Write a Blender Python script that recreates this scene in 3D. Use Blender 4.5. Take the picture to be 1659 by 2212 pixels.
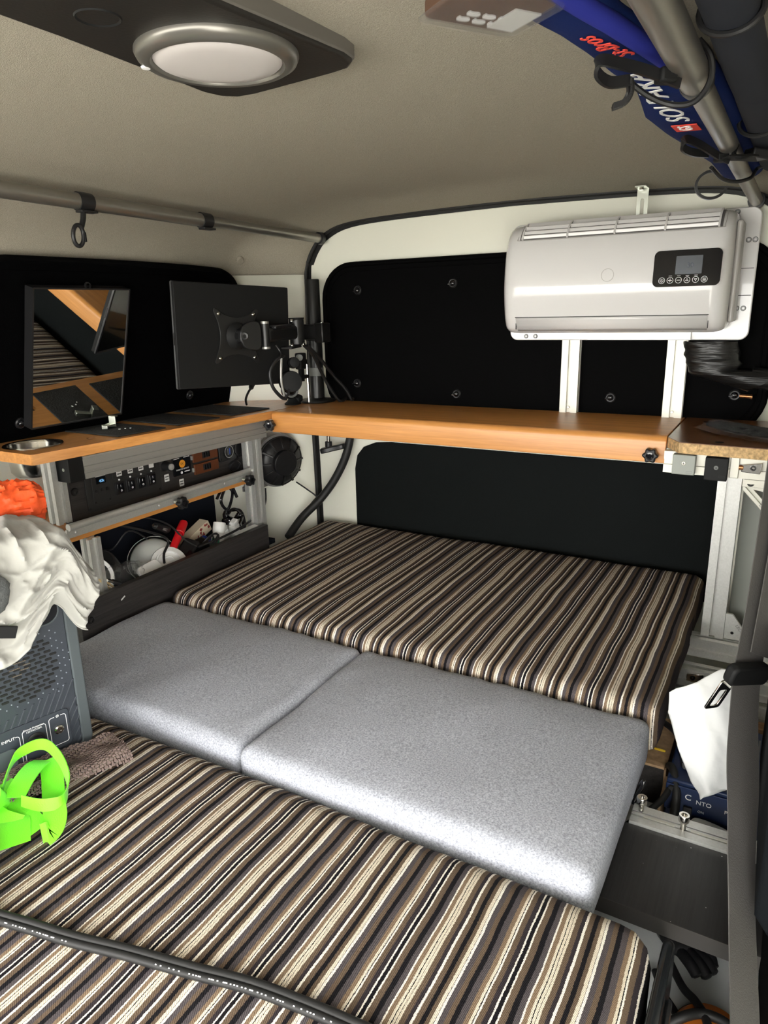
import bpy, bmesh, math, random
from mathutils import Vector, Matrix, Euler, noise
random.seed(7)
for o in list(bpy.data.objects): bpy.data.objects.remove(o)
scene = bpy.context.scene
COL = scene.collection
PI = math.pi

# ------------------------------------------------------------------ camera
FPX = 1511.56
cam_d = bpy.data.cameras.new('camera'); cam = bpy.data.objects.new('camera', cam_d); COL.objects.link(cam)
cam_d.sensor_fit = 'HORIZONTAL'; cam_d.sensor_width = 36.0; cam_d.lens = 36.0 * FPX / 1659.0
cam_d.clip_start = 0.01; cam_d.clip_end = 100
def cam_matrix(loc, yaw, pitch, roll):
    f = Vector((-math.sin(yaw)*math.cos(pitch), math.cos(yaw)*math.cos(pitch), -math.sin(pitch)))
    r = f.cross(Vector((0, 0, 1))).normalized(); u = r.cross(f)
    r2 = r*math.cos(roll) + u*math.sin(roll); u2 = r2.cross(f)
    m = Matrix.Identity(4)
    for i in range(3):
        m[i][0] = r2[i]; m[i][1] = u2[i]; m[i][2] = -f[i]; m[i][3] = loc[i]
    return m
cam.matrix_world = cam_matrix((0, 0, 1.10), 0.526214, 0.284807, -0.025732)
scene.camera = cam

# ------------------------------------------------------------------ daylight: an even overcast sky, falling in through the cab windows and open doors
world = bpy.data.worlds.new('sky'); scene.world = world; world.use_nodes = True
bg = world.node_tree.nodes['Background']
bg.inputs[0].default_value = (1.0, 0.985, 0.945, 1); bg.inputs[1].default_value = 10.0
scene.view_settings.view_transform = 'Standard'; scene.view_settings.look = 'None'
scene.view_settings.exposure = 0.68; scene.view_settings.gamma = 1.0
scene.view_settings.use_curve_mapping = False

# ------------------------------------------------------------------ materials
MATS = {}
def nd(nt, t, **kw):
    n = nt.nodes.new(t)
    for k, v in kw.items():
        if k in n.inputs: n.inputs[k].default_value = v
        else: setattr(n, k, v)
    return n
def pm(name, col, rough=0.5, metal=0.0, spec=0.5, bump=None, var=None, coat=0.0, trans=0.0, alpha=1.0, emit=None, stretch=(1, 1, 1), sheen=0.0, ior=1.45):
    if name in MATS: return MATS[name]
    m = bpy.data.materials.new(name); m.use_nodes = True; nt = m.node_tree
    p = nt.nodes['Principled BSDF']; L = nt.links.new
    p.inputs['Base Color'].default_value = (*col, 1); p.inputs['Roughness'].default_value = rough
    p.inputs['Metallic'].default_value = metal; p.inputs['Specular IOR Level'].default_value = spec
    p.inputs['Coat Weight'].default_value = coat; p.inputs['Transmission Weight'].default_value = trans
    p.inputs['Alpha'].default_value = alpha; p.inputs['IOR'].default_value = ior
    p.inputs['Sheen Weight'].default_value = sheen
    if emit: p.inputs['Emission Color'].default_value = (*emit[0], 1); p.inputs['Emission Strength'].default_value = emit[1]
    if bump or var:
        tc = nd(nt, 'ShaderNodeTexCoord'); mp = nd(nt, 'ShaderNodeMapping'); mp.inputs['Scale'].default_value = stretch
        L(tc.outputs['Object'], mp.inputs['Vector'])
    if var:
        n = nd(nt, 'ShaderNodeTexNoise', Scale=var[0], Detail=4.0); L(mp.outputs[0], n.inputs['Vector'])
        mx = nd(nt, 'ShaderNodeMix', data_type='RGBA', blend_type='MULTIPLY')
        mr = nd(nt, 'ShaderNodeMapRange'); mr.inputs['From Min'].default_value = .3; mr.inputs['From Max'].default_value = .7
        mr.inputs['To Min'].default_value = 1-var[1]; mr.inputs['To Max'].default_value = 1+var[1]
        L(n.outputs[0], mr.inputs['Value'])
        vm = nd(nt, 'ShaderNodeVectorMath', operation='SCALE'); vm.inputs[0].default_value = col
        L(mr.outputs[0], vm.inputs['Scale']); L(vm.outputs[0], p.inputs['Base Color'])
        nt.nodes.remove(mx)
    if bump:
        n = nd(nt, 'ShaderNodeTexNoise', Scale=bump[0], Detail=3.0); L(mp.outputs[0], n.inputs['Vector'])
        b = nd(nt, 'ShaderNodeBump', Strength=bump[1], Distance=0.002); L(n.outputs[0], b.inputs['Height']); L(b.outputs[0], p.inputs['Normal'])
    MATS[name] = m; return m

def wood(name, c1, c2, axis='X', scale=30, rough=0.35, streak=60):
    if name in MATS: return MATS[name]
    m = bpy.data.materials.new(name); m.use_nodes = True; nt = m.node_tree; p = nt.nodes['Principled BSDF']; L = nt.links.new
    tc = nd(nt, 'ShaderNodeTexCoord'); mp = nd(nt, 'ShaderNodeMapping')
    s = [streak, streak, streak]; s['XYZ'.index(axis)] = streak*0.035
    mp.inputs['Scale'].default_value = s; L(tc.outputs['Object'], mp.inputs['Vector'])
    n = nd(nt, 'ShaderNodeTexNoise', Scale=1.0, Detail=6.0, Roughness=0.65); L(mp.outputs[0], n.inputs['Vector'])
    n2 = nd(nt, 'ShaderNodeTexNoise', Scale=6.0, Detail=3.0); L(mp.outputs[0], n2.inputs['Vector'])
    ad = nd(nt, 'ShaderNodeMath', operation='MULTIPLY_ADD'); L(n2.outputs[0], ad.inputs[0]); ad.inputs[1].default_value = .35; L(n.outputs[0], ad.inputs[2])
    r = nd(nt, 'ShaderNodeValToRGB'); r.color_ramp.elements[0].position = .48; r.color_ramp.elements[1].position = .86
    r.color_ramp.elements[0].color = (*c2, 1); r.color_ramp.elements[1].color = (*c1, 1)
    L(ad.outputs[0], r.inputs[0]); L(r.outputs[0], p.inputs['Base Color']); p.inputs['Roughness'].default_value = rough
    b = nd(nt, 'ShaderNodeBump', Strength=.08, Distance=.001); L(n2.outputs[0], b.inputs['Height']); L(b.outputs[0], p.inputs['Normal'])
    MATS[name] = m; return m

def stripe_mat():
    m = bpy.data.materials.new('striped_upholstery'); m.use_nodes = True; nt = m.node_tree; p = nt.nodes['Principled BSDF']; L = nt.links.new
    c = dict(c=(.62, .55, .44), w=(.76, .71, .63), b=(.118, .083, .057), k=(.008, .007, .009), g=(.075, .064, .068), p=(.030, .024, .028), t=(.20, .14, .092))
    seq = [('c', 4), ('k', 1), ('c', 4), ('k', 1), ('c', 4), ('b', 8), ('p', 6), ('w', 4), ('b', 8), ('k', 7), ('b', 6), ('c', 5), ('k', 1), ('w', 4), ('g', 8),
           ('b', 7), ('k', 8), ('g', 9), ('t', 7), ('c', 4), ('k', 1), ('w', 3), ('b', 8), ('p', 7), ('w', 3), ('k', 6), ('w', 3), ('b', 9), ('k', 8), ('g', 8), ('w', 3), ('t', 7)]
    tot = sum(a[1] for a in seq)
    tc = nd(nt, 'ShaderNodeTexCoord'); sp = nd(nt, 'ShaderNodeSeparateXYZ'); L(tc.outputs['Object'], sp.inputs[0])
    wob = nd(nt, 'ShaderNodeTexNoise', Scale=9.0, Detail=2.0); L(tc.outputs['Object'], wob.inputs['Vector'])
    fine = nd(nt, 'ShaderNodeTexNoise', Scale=700.0, Detail=1.0); L(tc.outputs['Object'], fine.inputs['Vector'])
    a1 = nd(nt, 'ShaderNodeMath', operation='MULTIPLY_ADD'); L(wob.outputs[0], a1.inputs[0]); a1.inputs[1].default_value = .006; L(sp.outputs['X'], a1.inputs[2])
    a2 = nd(nt, 'ShaderNodeMath', operation='MULTIPLY_ADD'); L(fine.outputs[0], a2.inputs[0]); a2.inputs[1].default_value = .0016; L(a1.outputs[0], a2.inputs[2])
    a3 = nd(nt, 'ShaderNodeMath', operation='MULTIPLY_ADD'); L(a2.outputs[0], a3.inputs[0]); a3.inputs[1].default_value = 1560.0/tot; a3.inputs[2].default_value = 20.0
    fr = nd(nt, 'ShaderNodeMath', operation='FRACT'); L(a3.outputs[0], fr.inputs[0])
    r = nd(nt, 'ShaderNodeValToRGB'); cr = r.color_ramp; cr.interpolation = 'CONSTANT'
    pos = 0
    for i, (k, w) in enumerate(seq):
        e = cr.elements[i] if i < 2 else cr.elements.new(pos/tot)
        e.position = pos/tot; e.color = (*c[k], 1); pos += w
    # elements 0 and 1 exist already; they were set first and keep their order
    L(fr.outputs[0], r.inputs[0])
    # twill threads
    mp = nd(nt, 'ShaderNodeMapping'); mp.inputs['Rotation'].default_value = (0, 0, .6); L(tc.outputs['Object'], mp.inputs['Vector'])
    wv = nd(nt, 'ShaderNodeTexWave', Scale=190.0, Distortion=2.0); wv.bands_direction = 'Y'; wv.inputs['Detail Scale'].default_value = 3; L(mp.outputs[0], wv.inputs['Vector'])
    n = nd(nt, 'ShaderNodeTexNoise', Scale=900.0, Detail=2.0); L(tc.outputs['Object'], n.inputs['Vector'])
    s1 = nd(nt, 'ShaderNodeMath', operation='MULTIPLY_ADD'); L(wv.outputs['Fac'], s1.inputs[0]); s1.inputs[1].default_value = .45; s1.inputs[2].default_value = .45
    s2 = nd(nt, 'ShaderNodeMath', operation='MULTIPLY_ADD'); L(n.outputs[0], s2.inputs[0]); s2.inputs[1].default_value = .7; L(s1.outputs[0], s2.inputs[2])
    vm = nd(nt, 'ShaderNodeVectorMath', operation='SCALE'); L(r.outputs[0], vm.inputs[0]); L(s2.outputs[0], vm.inputs['Scale'])
    L(vm.outputs[0], p.inputs['Base Color']); p.inputs['Roughness'].default_value = .95; p.inputs['Specular IOR Level'].default_value = .15
    b = nd(nt, 'ShaderNodeBump', Strength=.35, Distance=.001); L(s2.outputs[0], b.inputs['Height']); L(b.outputs[0], p.inputs['Normal'])
    return m

def heather_mat():
    m = bpy.data.materials.new('grey_heather'); m.use_nodes = True; nt = m.node_tree; p = nt.nodes['Principled BSDF']; L = nt.links.new
    tc = nd(nt, 'ShaderNodeTexCoord')
    n = nd(nt, 'ShaderNodeTexNoise', Scale=420.0, Detail=4.0, Roughness=.7); L(tc.outputs['Object'], n.inputs['Vector'])
    r = nd(nt, 'ShaderNodeValToRGB'); r.color_ramp.elements[0].position = .3; r.color_ramp.elements[1].position = .72
    r.color_ramp.elements[0].color = (.188, .197, .225, 1); r.color_ramp.elements[1].color = (.56, .582, .645, 1)
    L(n.outputs[0], r.inputs[0]); L(r.outputs[0], p.inputs['Base Color']); p.inputs['Roughness'].default_value = .9; p.inputs['Specular IOR Level'].default_value = .2
    b = nd(nt, 'ShaderNodeBump', Strength=.25, Distance=.001); L(n.outputs[0], b.inputs['Height']); L(b.outputs[0], p.inputs['Normal'])
    return m

def speck_wood():
    """dark ash-grain laminate with crumbs of pale dust"""
    m = wood('dark_ash_dusty', (.020, .019, .019), (.007, .0065, .0065), 'Y', rough=.42, streak=160).copy(); m.name = 'dark_ash_dust'
    nt = m.node_tree; p = nt.nodes['Principled BSDF']; L = nt.links.new
    src = p.inputs['Base Color'].links[0].from_socket
    tc = nd(nt, 'ShaderNodeTexCoord'); v = nd(nt, 'ShaderNodeTexVoronoi', Scale=95.0); L(tc.outputs['Object'], v.inputs['Vector'])
    lt = nd(nt, 'ShaderNodeMath', operation='LESS_THAN'); L(v.outputs['Distance'], lt.inputs[0])
    n = nd(nt, 'ShaderNodeTexNoise', Scale=60.0); L(tc.outputs['Object'], n.inputs['Vector'])
    mr = nd(nt, 'ShaderNodeMapRange'); mr.inputs['From Min'].default_value = .5; mr.inputs['From Max'].default_value = .8; mr.inputs['To Min'].default_value = 0; mr.inputs['To Max'].default_value = .16
    L(n.outputs[0], mr.inputs[0]); L(mr.outputs[0], lt.inputs[1])
    mx = nd(nt, 'ShaderNodeMix', data_type='RGBA'); L(lt.outputs[0], mx.inputs[0]); L(src, mx.inputs[6]); mx.inputs[7].default_value = (.5, .48, .45, 1)
    L(mx.outputs[2], p.inputs['Base Color'])
    return m

STRIPE = stripe_mat(); HEATHER = heather_mat(); DUSTY = speck_wood()
BEECH_X = wood('beech_x', (.72, .33, .095), (.50, .205, .05), 'X', rough=.32)
BEECH_Y = wood('beech_y', (.72, .33, .095), (.50, .205, .05), 'Y', rough=.32)
SHELFTOP = wood('brown_laminate', (.20, .085, .03), (.13, .05, .018), 'X', rough=.28)
ASH_Y = wood('dark_ash_y', (.050, .045, .043), (.014, .013, .013), 'Y', rough=.42, streak=160)
ASH_Z = wood('dark_ash_z', (.060, .055, .053), (.016, .015, .015), 'Z', rough=.42, streak=160)
OAKBLK = wood('oak_block', (.30, .17, .085), (.16, .085, .04), 'X', rough=.5, streak=110)
HEAD = pm('headliner_fabric', (.345, .315, .255), .97, spec=.1, bump=(700, .5), var=(500, .12))
PAINT = pm('white_body_paint', (.86, .86, .75), .32, coat=.4, var=(3, .015))
RUBBER = pm('black_rubber', (.012, .012, .012), .55)
BLACKFELT = pm('black_quilted_cloth', (.0013, .0013, .0015), .95, spec=.03, bump=(300, .4), var=(40, .2))
BLACKVINYL = pm('black_vinyl', (.0014, .0014, .0016), .75, spec=.06, bump=(250, .15))
CHARCOAL = pm('charcoal_board', (.0075, .0088, .0090), .85, spec=.08, bump=(500, .2))
BPLA = pm('black_plastic', (.013, .013, .014), .38)
BPLAM = pm('matte_black_plastic', (.0075, .0078, .008), .62, spec=.3)
BGLOSS = pm('gloss_black', (.008, .008, .010), .08, coat=.6)
BMETAL = pm('black_powder_coat', (.012, .012, .012), .35, spec=.5)
ALU = pm('anodised_aluminium', (.60, .60, .575), .38, .55, var=(300, .06), stretch=(1, 1, 1))
ALUW = pm('pale_anodised_aluminium', (.60, .59, .52), .42, .5)
ALUG = pm('grey_anodised_aluminium', (.36, .355, .33), .4, .5)
STEEL = pm('polished_steel', (.62, .60, .56), .16, 1.0)
ZINC = pm('zinc_plate', (.50, .52, .46), .3, 1.0)
WHITEP = pm('white_plastic', (.80, .80, .78), .35)
ACWHITE = pm('air_conditioner_white', (.74, .73, .725), .20, coat=.5)
GREYP = pm('grey_plastic', (.20, .21, .20), .5)
LAMPRIM = pm('champagne_grey_plastic', (.20, .19, .17), .30, .6)
CONSOLE = pm('console_brown_grey', (.016, .0145, .013), .45, bump=(300, .08))
DIFF = pm('frosted_diffuser', (.62, .58, .56), .5, trans=.1, ior=1.3)
PRINTW = pm('white_print', (.80, .80, .80), .6)
PRINTR = pm('red_print', (.75, .06, .04), .6)
PRINTB = pm('black_print', (.01, .01, .01), .6)
LABELW = pm('white_label', (.72, .72, .70), .5)
BROWNP = pm('brown_bakelite', (.12, .035, .012), .45)
STATION = pm('blue_grey_casing', (.030, .036, .046), .48, bump=(900, .1))
STATION2 = pm('blue_grey_edge', (.060, .072, .078), .5)
CLOTH = pm('pale_grey_ripstop', (.37, .365, .335), .8, spec=.2, bump=(60, .5), var=(12, .06), sheen=.2)
ORANGE = pm('orange_nylon', (.85, .10, .02), .55, bump=(70, .9), var=(30, .15))
POUCH = pm('grey_mesh_cloth', (.085, .09, .09), .9, bump=(500, .5), var=(300, .3))
MESHB = pm('mauve_brown_strap', (.20, .145, .13), .7, var=(200, .25))
GREEN = pm('neon_green_webbing', (.17, .80, .010), .55, bump=(600, .25), var=(12, .08), sheen=.2)
BLUEBAG = pm('royal_blue_cloth', (.006, .017, .095), .85, spec=.15, bump=(300, .15))
BLUEBAG2 = pm('bright_blue_binding', (.025, .032, .26), .8, spec=.15)
TISSUE = pm('white_paper_cloth', (.60, .61, .60), .85, spec=.2, bump=(55, .6))
BELT = pm('grey_belt_webbing', (.085, .080, .076), .75, bump=(800, .3), stretch=(1, 1, .2))
DARKTRIM = pm('dark_blue_grey_trim', (.004, .005, .0062), .8, spec=.12, bump=(400, .25))
NAVY = pm('navy_felt', (.010, .012, .018), .95, spec=.1)
INVBLUE = pm('inverter_blue', (.005, .017, .062), .45)
MIRRORM = pm('mirror_glass', (.82, .84, .83), .015, 1.0)
CLEAR = pm('clear_polythene', (.95, .95, .95), .12, trans=.92, ior=1.12, alpha=.38)
CHIP = pm('chipboard_edge', (.55, .37, .18), .8, var=(180, .35), bump=(250, .5))
PLY = pm('plywood_edge', (.42, .28, .16), .8, var=(100, .2))
GLOVE = pm('black_nitrile', (.010, .010, .011), .5, bump=(90, .5))
ORANGEP = pm('orange_plastic', (.62, .17, .02), .4)
COPPER = pm('copper_tube', (.62, .27, .12), .35, .9)
BAMBOO = pm('pale_bamboo', (.75, .58, .30), .6)
REDP = pm('red_plastic', (.60, .012, .018), .25)
BLUEP = pm('blue_card', (.02, .06, .42), .45)
GREENP = pm('bottle_green_label', (.03, .22, .11), .45)
SLATE = pm('slate_mat', (.022, .022, .022), .8, bump=(260, .9), var=(90, .35))
LCD = pm('dark_lcd', (.006, .010, .014), .12)
LCDTXT = pm('blue_lcd_digits', (.02, .05, .09), .4, emit=((.25, .6, 1), .6))
SILVERSCREEN = pm('mirrored_display', (.30, .34, .42), .08, .8)
AMBER = pm('amber_button', (.80, .33, .03), .5)
YELLOW = pm('yellow_plastic', (.75, .5, .03), .5)
WHITEFLOOR = pm('white_floor_paint', (.62, .64, .63), .35)
FLOORM = pm('dark_floor_mat', (.03, .03, .03), .9)
GROUNDM = pm('pale_bounce_ground', (.58, .57, .54), .9, var=(2, .1))
CARDBROWN = pm('brown_card', (.09, .045, .025), .6)

# ------------------------------------------------------------------ geometry helpers
ID = Matrix.Identity(4)
def frame(o, u, v):
    u = Vector(u).normalized(); v = Vector(v).normalized(); w = u.cross(v)
    m = Matrix.Identity(4)
    for i in range(3): m[i][0] = u[i]; m[i][1] = v[i]; m[i][2] = w[i]; m[i][3] = o[i]
    return m
def rrect(w, h, r, n=5, cx=0, cy=0):
    p = []
    for (sx, sy, a0) in ((1, 1, 0), (-1, 1, PI/2), (-1, -1, PI), (1, -1, 1.5*PI)):
        for i in range(n+1):
            a = a0 + PI/2*i/n
            p.append((cx+sx*(w/2-r)+r*math.cos(a), cy+sy*(h/2-r)+r*math.sin(a)))
    return p
def circle(r, n=24, cx=0, cy=0): return [(cx+r*math.cos(2*PI*i/n), cy+r*math.sin(2*PI*i/n)) for i in range(n)]
def catmull(pts, res=6, closed=False):
    P = [Vector(p) for p in pts]; out = []; n = len(P)
    rng = range(n if closed else n-1)
    for i in rng:
        p0 = P[(i-1) % n] if closed else P[max(i-1, 0)]; p1 = P[i]; p2 = P[(i+1) % n]; p3 = P[(i+2) % n] if closed else P[min(i+2, n-1)]
        for k in range(res):
            t = k/res
            out.append(0.5*((2*p1)+(p2-p0)*t+(2*p0-5*p1+4*p2-p3)*t*t+(3*p1-p0-3*p2+p3)*t**3))
    if not closed: out.append(P[-1])
    return out
class MB:
    def __init__(s, T=None): s.v = []; s.f = []; s.T = T if T is not None else ID
    def add(s, vs, fs, M=None):
        b = len(s.v); X = s.T @ M if M is not None else s.T
        s.v += [X @ Vector(p) for p in vs]; s.f += [tuple(b+i for i in f) for f in fs]; return s
    def box(s, c, d, rot=None):
        x, y, z = d[0]/2, d[1]/2, d[2]/2
        vs = [(-x, -y, -z), (x, -y, -z), (x, y, -z), (-x, y, -z), (-x, -y, z), (x, -y, z), (x, y, z), (-x, y, z)]
        fs = [(0, 3, 2, 1), (4, 5, 6, 7), (0, 1, 5, 4), (1, 2, 6, 5), (2, 3, 7, 6), (3, 0, 4, 7)]
        M = Matrix.Translation(c)
        if rot is not None: M = M @ (Euler(rot).to_matrix().to_4x4() if not isinstance(rot, Matrix) else rot)
        return s.add(vs, fs, M)
    def b2(s, a, b): return s.box([(a[i]+b[i])/2 for i in range(3)], [abs(b[i]-a[i]) for i in range(3)])
    def cyl(s, p0, p1, r, r2=None, n=20):
        p0 = Vector(p0); p1 = Vector(p1); r2 = r if r2 is None else r2; d = (p1-p0).normalized()
        a = d.orthogonal().normalized(); b = d.cross(a); vs = []
        for (p, rr) in ((p0, r), (p1, r2)):
            vs += [p+(a*math.cos(2*PI*i/n)+b*math.sin(2*PI*i/n))*rr for i in range(n)]
        fs = [(i, (i+1) % n, n+(i+1) % n, n+i) for i in range(n)] + [tuple(range(n-1, -1, -1)), tuple(range(n, 2*n))]
        return s.add(vs, fs)
    def lathe(s, prof, o=(0, 0, 0), axis=(0, 0, 1), n=32, a0=0, a1=2*PI):
        d = Vector(axis).normalized(); a = d.orthogonal().normalized(); b = d.cross(a); o = Vector(o); vs = []; fs = []; m = len(prof)
        full = abs(a1-a0-2*PI) < 1e-6; k = n if full else n+1
        for i in range(k):
            t = a0+(a1-a0)*i/n; e = a*math.cos(t)+b*math.sin(t)
            vs += [o+e*max(r, 1e-5)+d*h for r, h in prof]
        for i in range(n):
            j = (i+1) % k
            for q in range(m-1): fs.append((i*m+q, j*m+q, j*m+q+1, i*m+q+1))
        return s.add(vs, fs)
    def tube(s, pts, r, n=8, closed=False, res=6, flat=None, rf=None):
        P = catmull(pts, res, closed) if res > 1 else [Vector(p) for p in pts]
        vs = []; fs = []; N = len(P); prev = None
        for i, p in enumerate(P):
            t = (P[(i+1) % N]-P[i-1]) if closed else (P[min(i+1, N-1)]-P[max(i-1, 0)])
            t = t.normalized() if t.length > 1e-9 else Vector((0, 0, 1))
            if prev is None: a = t.orthogonal().normalized()
            else:
                a = prev - t*prev.dot(t); a = a.normalized() if a.length > 1e-6 else t.orthogonal().normalized()
            prev = a; b = t.cross(a); rr = r*(rf(i/(N-1)) if rf else 1)
            vs += [p+(a*math.cos(2*PI*k/n)+b*math.sin(2*PI*k/n))*rr for k in range(n)]
        for i in range(N if closed else N-1):
            j = (i+1) % N
            fs += [(i*n+k, i*n+(k+1) % n, j*n+(k+1) % n, j*n+k) for k in range(n)]
        if not closed: fs += [tuple(range(n-1, -1, -1)), tuple(range((N-1)*n, N*n))]
        return s.add(vs, fs)
    def ribbon(s, pts, width, side, res=6, th=.0012):
        """flat strap following pts; side(t, p) gives the width direction"""
        P = catmull(pts, res); vs = []; fs = []; N = len(P)
        for i, p in enumerate(P):
            t = (P[min(i+1, N-1)]-P[max(i-1, 0)]).normalized(); w = Vector(side(i/(N-1), p)); w = (w-t*w.dot(t)).normalized(); nn = t.cross(w)
            for (a, b) in ((-1, -1), (1, -1), (1, 1), (-1, 1)): vs.append(p+w*width/2*a+nn*th/2*b)
        for i in range(N-1):
            fs += [(i*4+k, i*4+(k+1) % 4, i*4+4+(k+1) % 4, i*4+4+k) for k in range(4)]
        fs += [(3, 2, 1, 0), tuple((N-1)*4+k for k in range(4))]
        return s.add(vs, fs)
    def prism(s, poly, w0, w1, M=None, holes=()):
        """polygon in the local xy plane extruded along z from w0 to w1"""
        loops = [list(poly)] + [list(h) for h in holes]
        if not holes:
            n = len(poly); vs = [(x, y, w0) for x, y in poly]+[(x, y, w1) for x, y in poly]
            fs = [tuple(range(n-1, -1, -1)), tuple(range(n, 2*n))]+[(i, (i+1) % n, n+(i+1) % n, n+i) for i in range(n)]
            return s.add(vs, fs, M)
        bm = bmesh.new(); vl = []; ed = []
        for lp in loops:
            q = [bm.verts.new((x, y, 0)) for x, y in lp]; vl += q
            ed += [bm.edges.new((q[i], q[(i+1) % len(q)])) for i in range(len(q))]
        bmesh.ops.triangle_fill(bm, use_beauty=True, edges=ed, normal=(0, 0, 1)); bm.verts.index_update()
        n = len(vl); tri = [tuple(v.index for v in f.verts) for f in bm.faces]; co = [(v.co.x, v.co.y) for v in bm.verts]; bm.free()
        vs = [(x, y, w0) for x, y in co]+[(x, y, w1) for x, y in co]; fs = [tuple(reversed(t)) for t in tri]+[tuple(n+i for i in t) for t in tri]
        b = 0
        for lp in loops:
            m = len(lp); fs += [(b+i, b+(i+1) % m, n+b+(i+1) % m, n+b+i) for i in range(m)]; b += m
        return s.add(vs, fs, M)
    def grid(s, fn, nu, nv, closed_u=False):
        vs = [fn(i/(nu if closed_u else nu-1), j/(nv-1)) for i in range(nu) for j in range(nv)]; fs = []
        for i in range(nu if closed_u else nu-1):
            k = (i+1) % nu
            fs += [(i*nv+j, k*nv+j, k*nv+j+1, i*nv+j+1) for j in range(nv-1)]
        return s.add(vs, fs)

def tag(o, label=None, cat=None, group=None, kind=None):
    if label: o['label'] = label
    if cat: o['category'] = cat
    if group: o['group'] = group
    if kind: o['kind'] = kind
    return o
TMAT = {}
def thing(name, label, cat, loc, group=None):
    o = bpy.data.objects.new(name, None); COL.objects.link(o); o.location = loc; o.empty_display_size = .03
    TMAT[o.name] = Vector(loc); return tag(o, label, cat, group)
def build(mb, name, mat, parent=None, label=None, cat=None, group=None, kind=None, bevel=0, seg=2, angle=40, solid=0, sub=0, plabel=None):
    me = bpy.data.meshes.new(name)
    if parent is not None: off = TMAT[parent.name]
    elif mb.v:
        xs = [p.x for p in mb.v]; ys = [p.y for p in mb.v]; zs = [p.z for p in mb.v]
        off = Vector(((min(xs)+max(xs))/2, (min(ys)+max(ys))/2, min(zs)))
    else: off = Vector((0, 0, 0))
    me.from_pydata([tuple(p-off) for p in mb.v], [], mb.f); me.validate()
    bm = bmesh.new(); bm.from_mesh(me); bmesh.ops.recalc_face_normals(bm, faces=bm.faces); bm.to_mesh(me); bm.free()
    me.polygons.foreach_set('use_smooth', [True]*len(me.polygons)); me.set_sharp_from_angle(angle=math.radians(angle))
    me.materials.append(mat); o = bpy.data.objects.new(name, me); COL.objects.link(o)
    if parent is not None: o.parent = parent; TMAT[o.name] = off
    else: o.location = off; TMAT[o.name] = off
    if solid: m = o.modifiers.new('Solidify', 'SOLIDIFY'); m.thickness = solid; m.offset = 0
    if bevel: m = o.modifiers.new('Bevel', 'BEVEL'); m.width = bevel; m.segments = seg; m.limit_method = 'ANGLE'; m.angle_limit = math.radians(35)
    if sub: m = o.modifiers.new('Subdivision', 'SUBSURF'); m.levels = sub; m.render_levels = sub
    return tag(o, label or plabel, cat, group, kind)
def text(body, size, T, u, v, w, mat, parent, name='lettering', rot=0, shear=0, depth=.0004, align='CENTER', spacing=1.0, xs=1.0):
    cu = bpy.data.curves.new('t', 'FONT'); cu.body = body; cu.size = size; cu.align_x = align; cu.align_y = 'CENTER'; cu.extrude = depth; cu.shear = shear; cu.space_character = spacing
    cu.resolution_u = 3
    ob = bpy.data.objects.new('t', cu); COL.objects.link(ob)
    me = bpy.data.meshes.new_from_object(ob.evaluated_get(bpy.context.evaluated_depsgraph_get()))
    M = Matrix.Translation((u, v, w)) @ Matrix.Rotation(rot, 4, 'Z') @ Matrix.Scale(xs, 4, (1, 0, 0))
    mb = MB(T); mb.add([p.co.copy() for p in me.vertices], [tuple(f.vertices) for f in me.polygons], M)
    bpy.data.objects.remove(ob); bpy.data.curves.remove(cu); bpy.data.meshes.remove(me)
    return build(mb, name, mat, parent)

def blur_print(T, u0, u1, v, w, mat, parent, h, seed=0):
    """a line of print too small to read: short upright strokes"""
    rr = random.Random(int(u0*1e5)+int(v*1e5)); mb = MB(T); u = u0
    while u < u1-.0004:
        d = rr.uniform(.0005, .0013)
        if True: mb.b2((u, v-h/2*rr.uniform(.6, 1), w-.0001), (min(u+d, u1), v+h/2*rr.uniform(.6, 1), w+.0001))
        u += d+.0003
    return build(mb, 'print', mat, parent, kind='stuff')

def slot_section(w, h, g=.010, d=.007):
    """T-slot aluminium extrusion section"""
    x, y = w/2, h/2; s = g/2
    return [(-x, -y), (-s, -y), (-s, -y+d), (s, -y+d), (s, -y), (x, -y), (x, -s), (x-d, -s), (x-d, s), (x, s), (x, y), (s, y), (s, y-d), (-s, y-d), (-s, y), (-x, y), (-x, s), (-x+d, s), (-x+d, -s), (-x, -s)]
def extrusion(mb, p0, p1, w=.04, h=.04, up=(0, 0, 1)):
    p0 = Vector(p0); p1 = Vector(p1); d = p1-p0; L = d.length; d.normalize(); up = Vector(up)
    if abs(d.dot(up)) > .95: up = Vector((0, 1, 0))
    u = up.cross(d).normalized(); M = frame(p0, u, d.cross(u))
    return mb.prism(slot_section(w, h), 0, L, M)

# ================================================================== the van shell
XC = -0.60
WIDE = [(-1.42, 0), (-1.42, .5), (-1.415, .80), (-1.395, .90), (-1.318, 1.19), (-1.305, 1.225), (-1.27, 1.262), (-1.2, 1.295), (-1.08, 1.322), (-.9, 1.34), (-.6, 1.348)]
REAR = [(-1.185, 0), (-1.185, .5), (-1.188, .80), (-1.19, .95), (-1.185, 1.19), (-1.175, 1.225), (-1.155, 1.258), (-1.122, 1.288), (-1.05, 1.311), (-.9, 1.320), (-.6, 1.325)]
def sst(a, b, x): t = min(max((x-a)/(b-a), 0), 1); return t*t*(3-2*t)
def section(y):
    b = sst(1.47, 1.655, y); out = []
    for i, (w, r) in enumerate(zip(WIDE, REAR)):
        k = max(0, (i-4)/6); lift = .026*sst(1.45, .3, y)*k if y < 1.45 else 0
        lift = .026*(1-sst(.3, 1.45, y))*k
        out.append((w[0]*(1-b)+r[0]*b, w[1]*(1-b)+r[1]*b+lift))
    return out
def mirror(p): return (2*XC-p[0], p[1])
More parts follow.
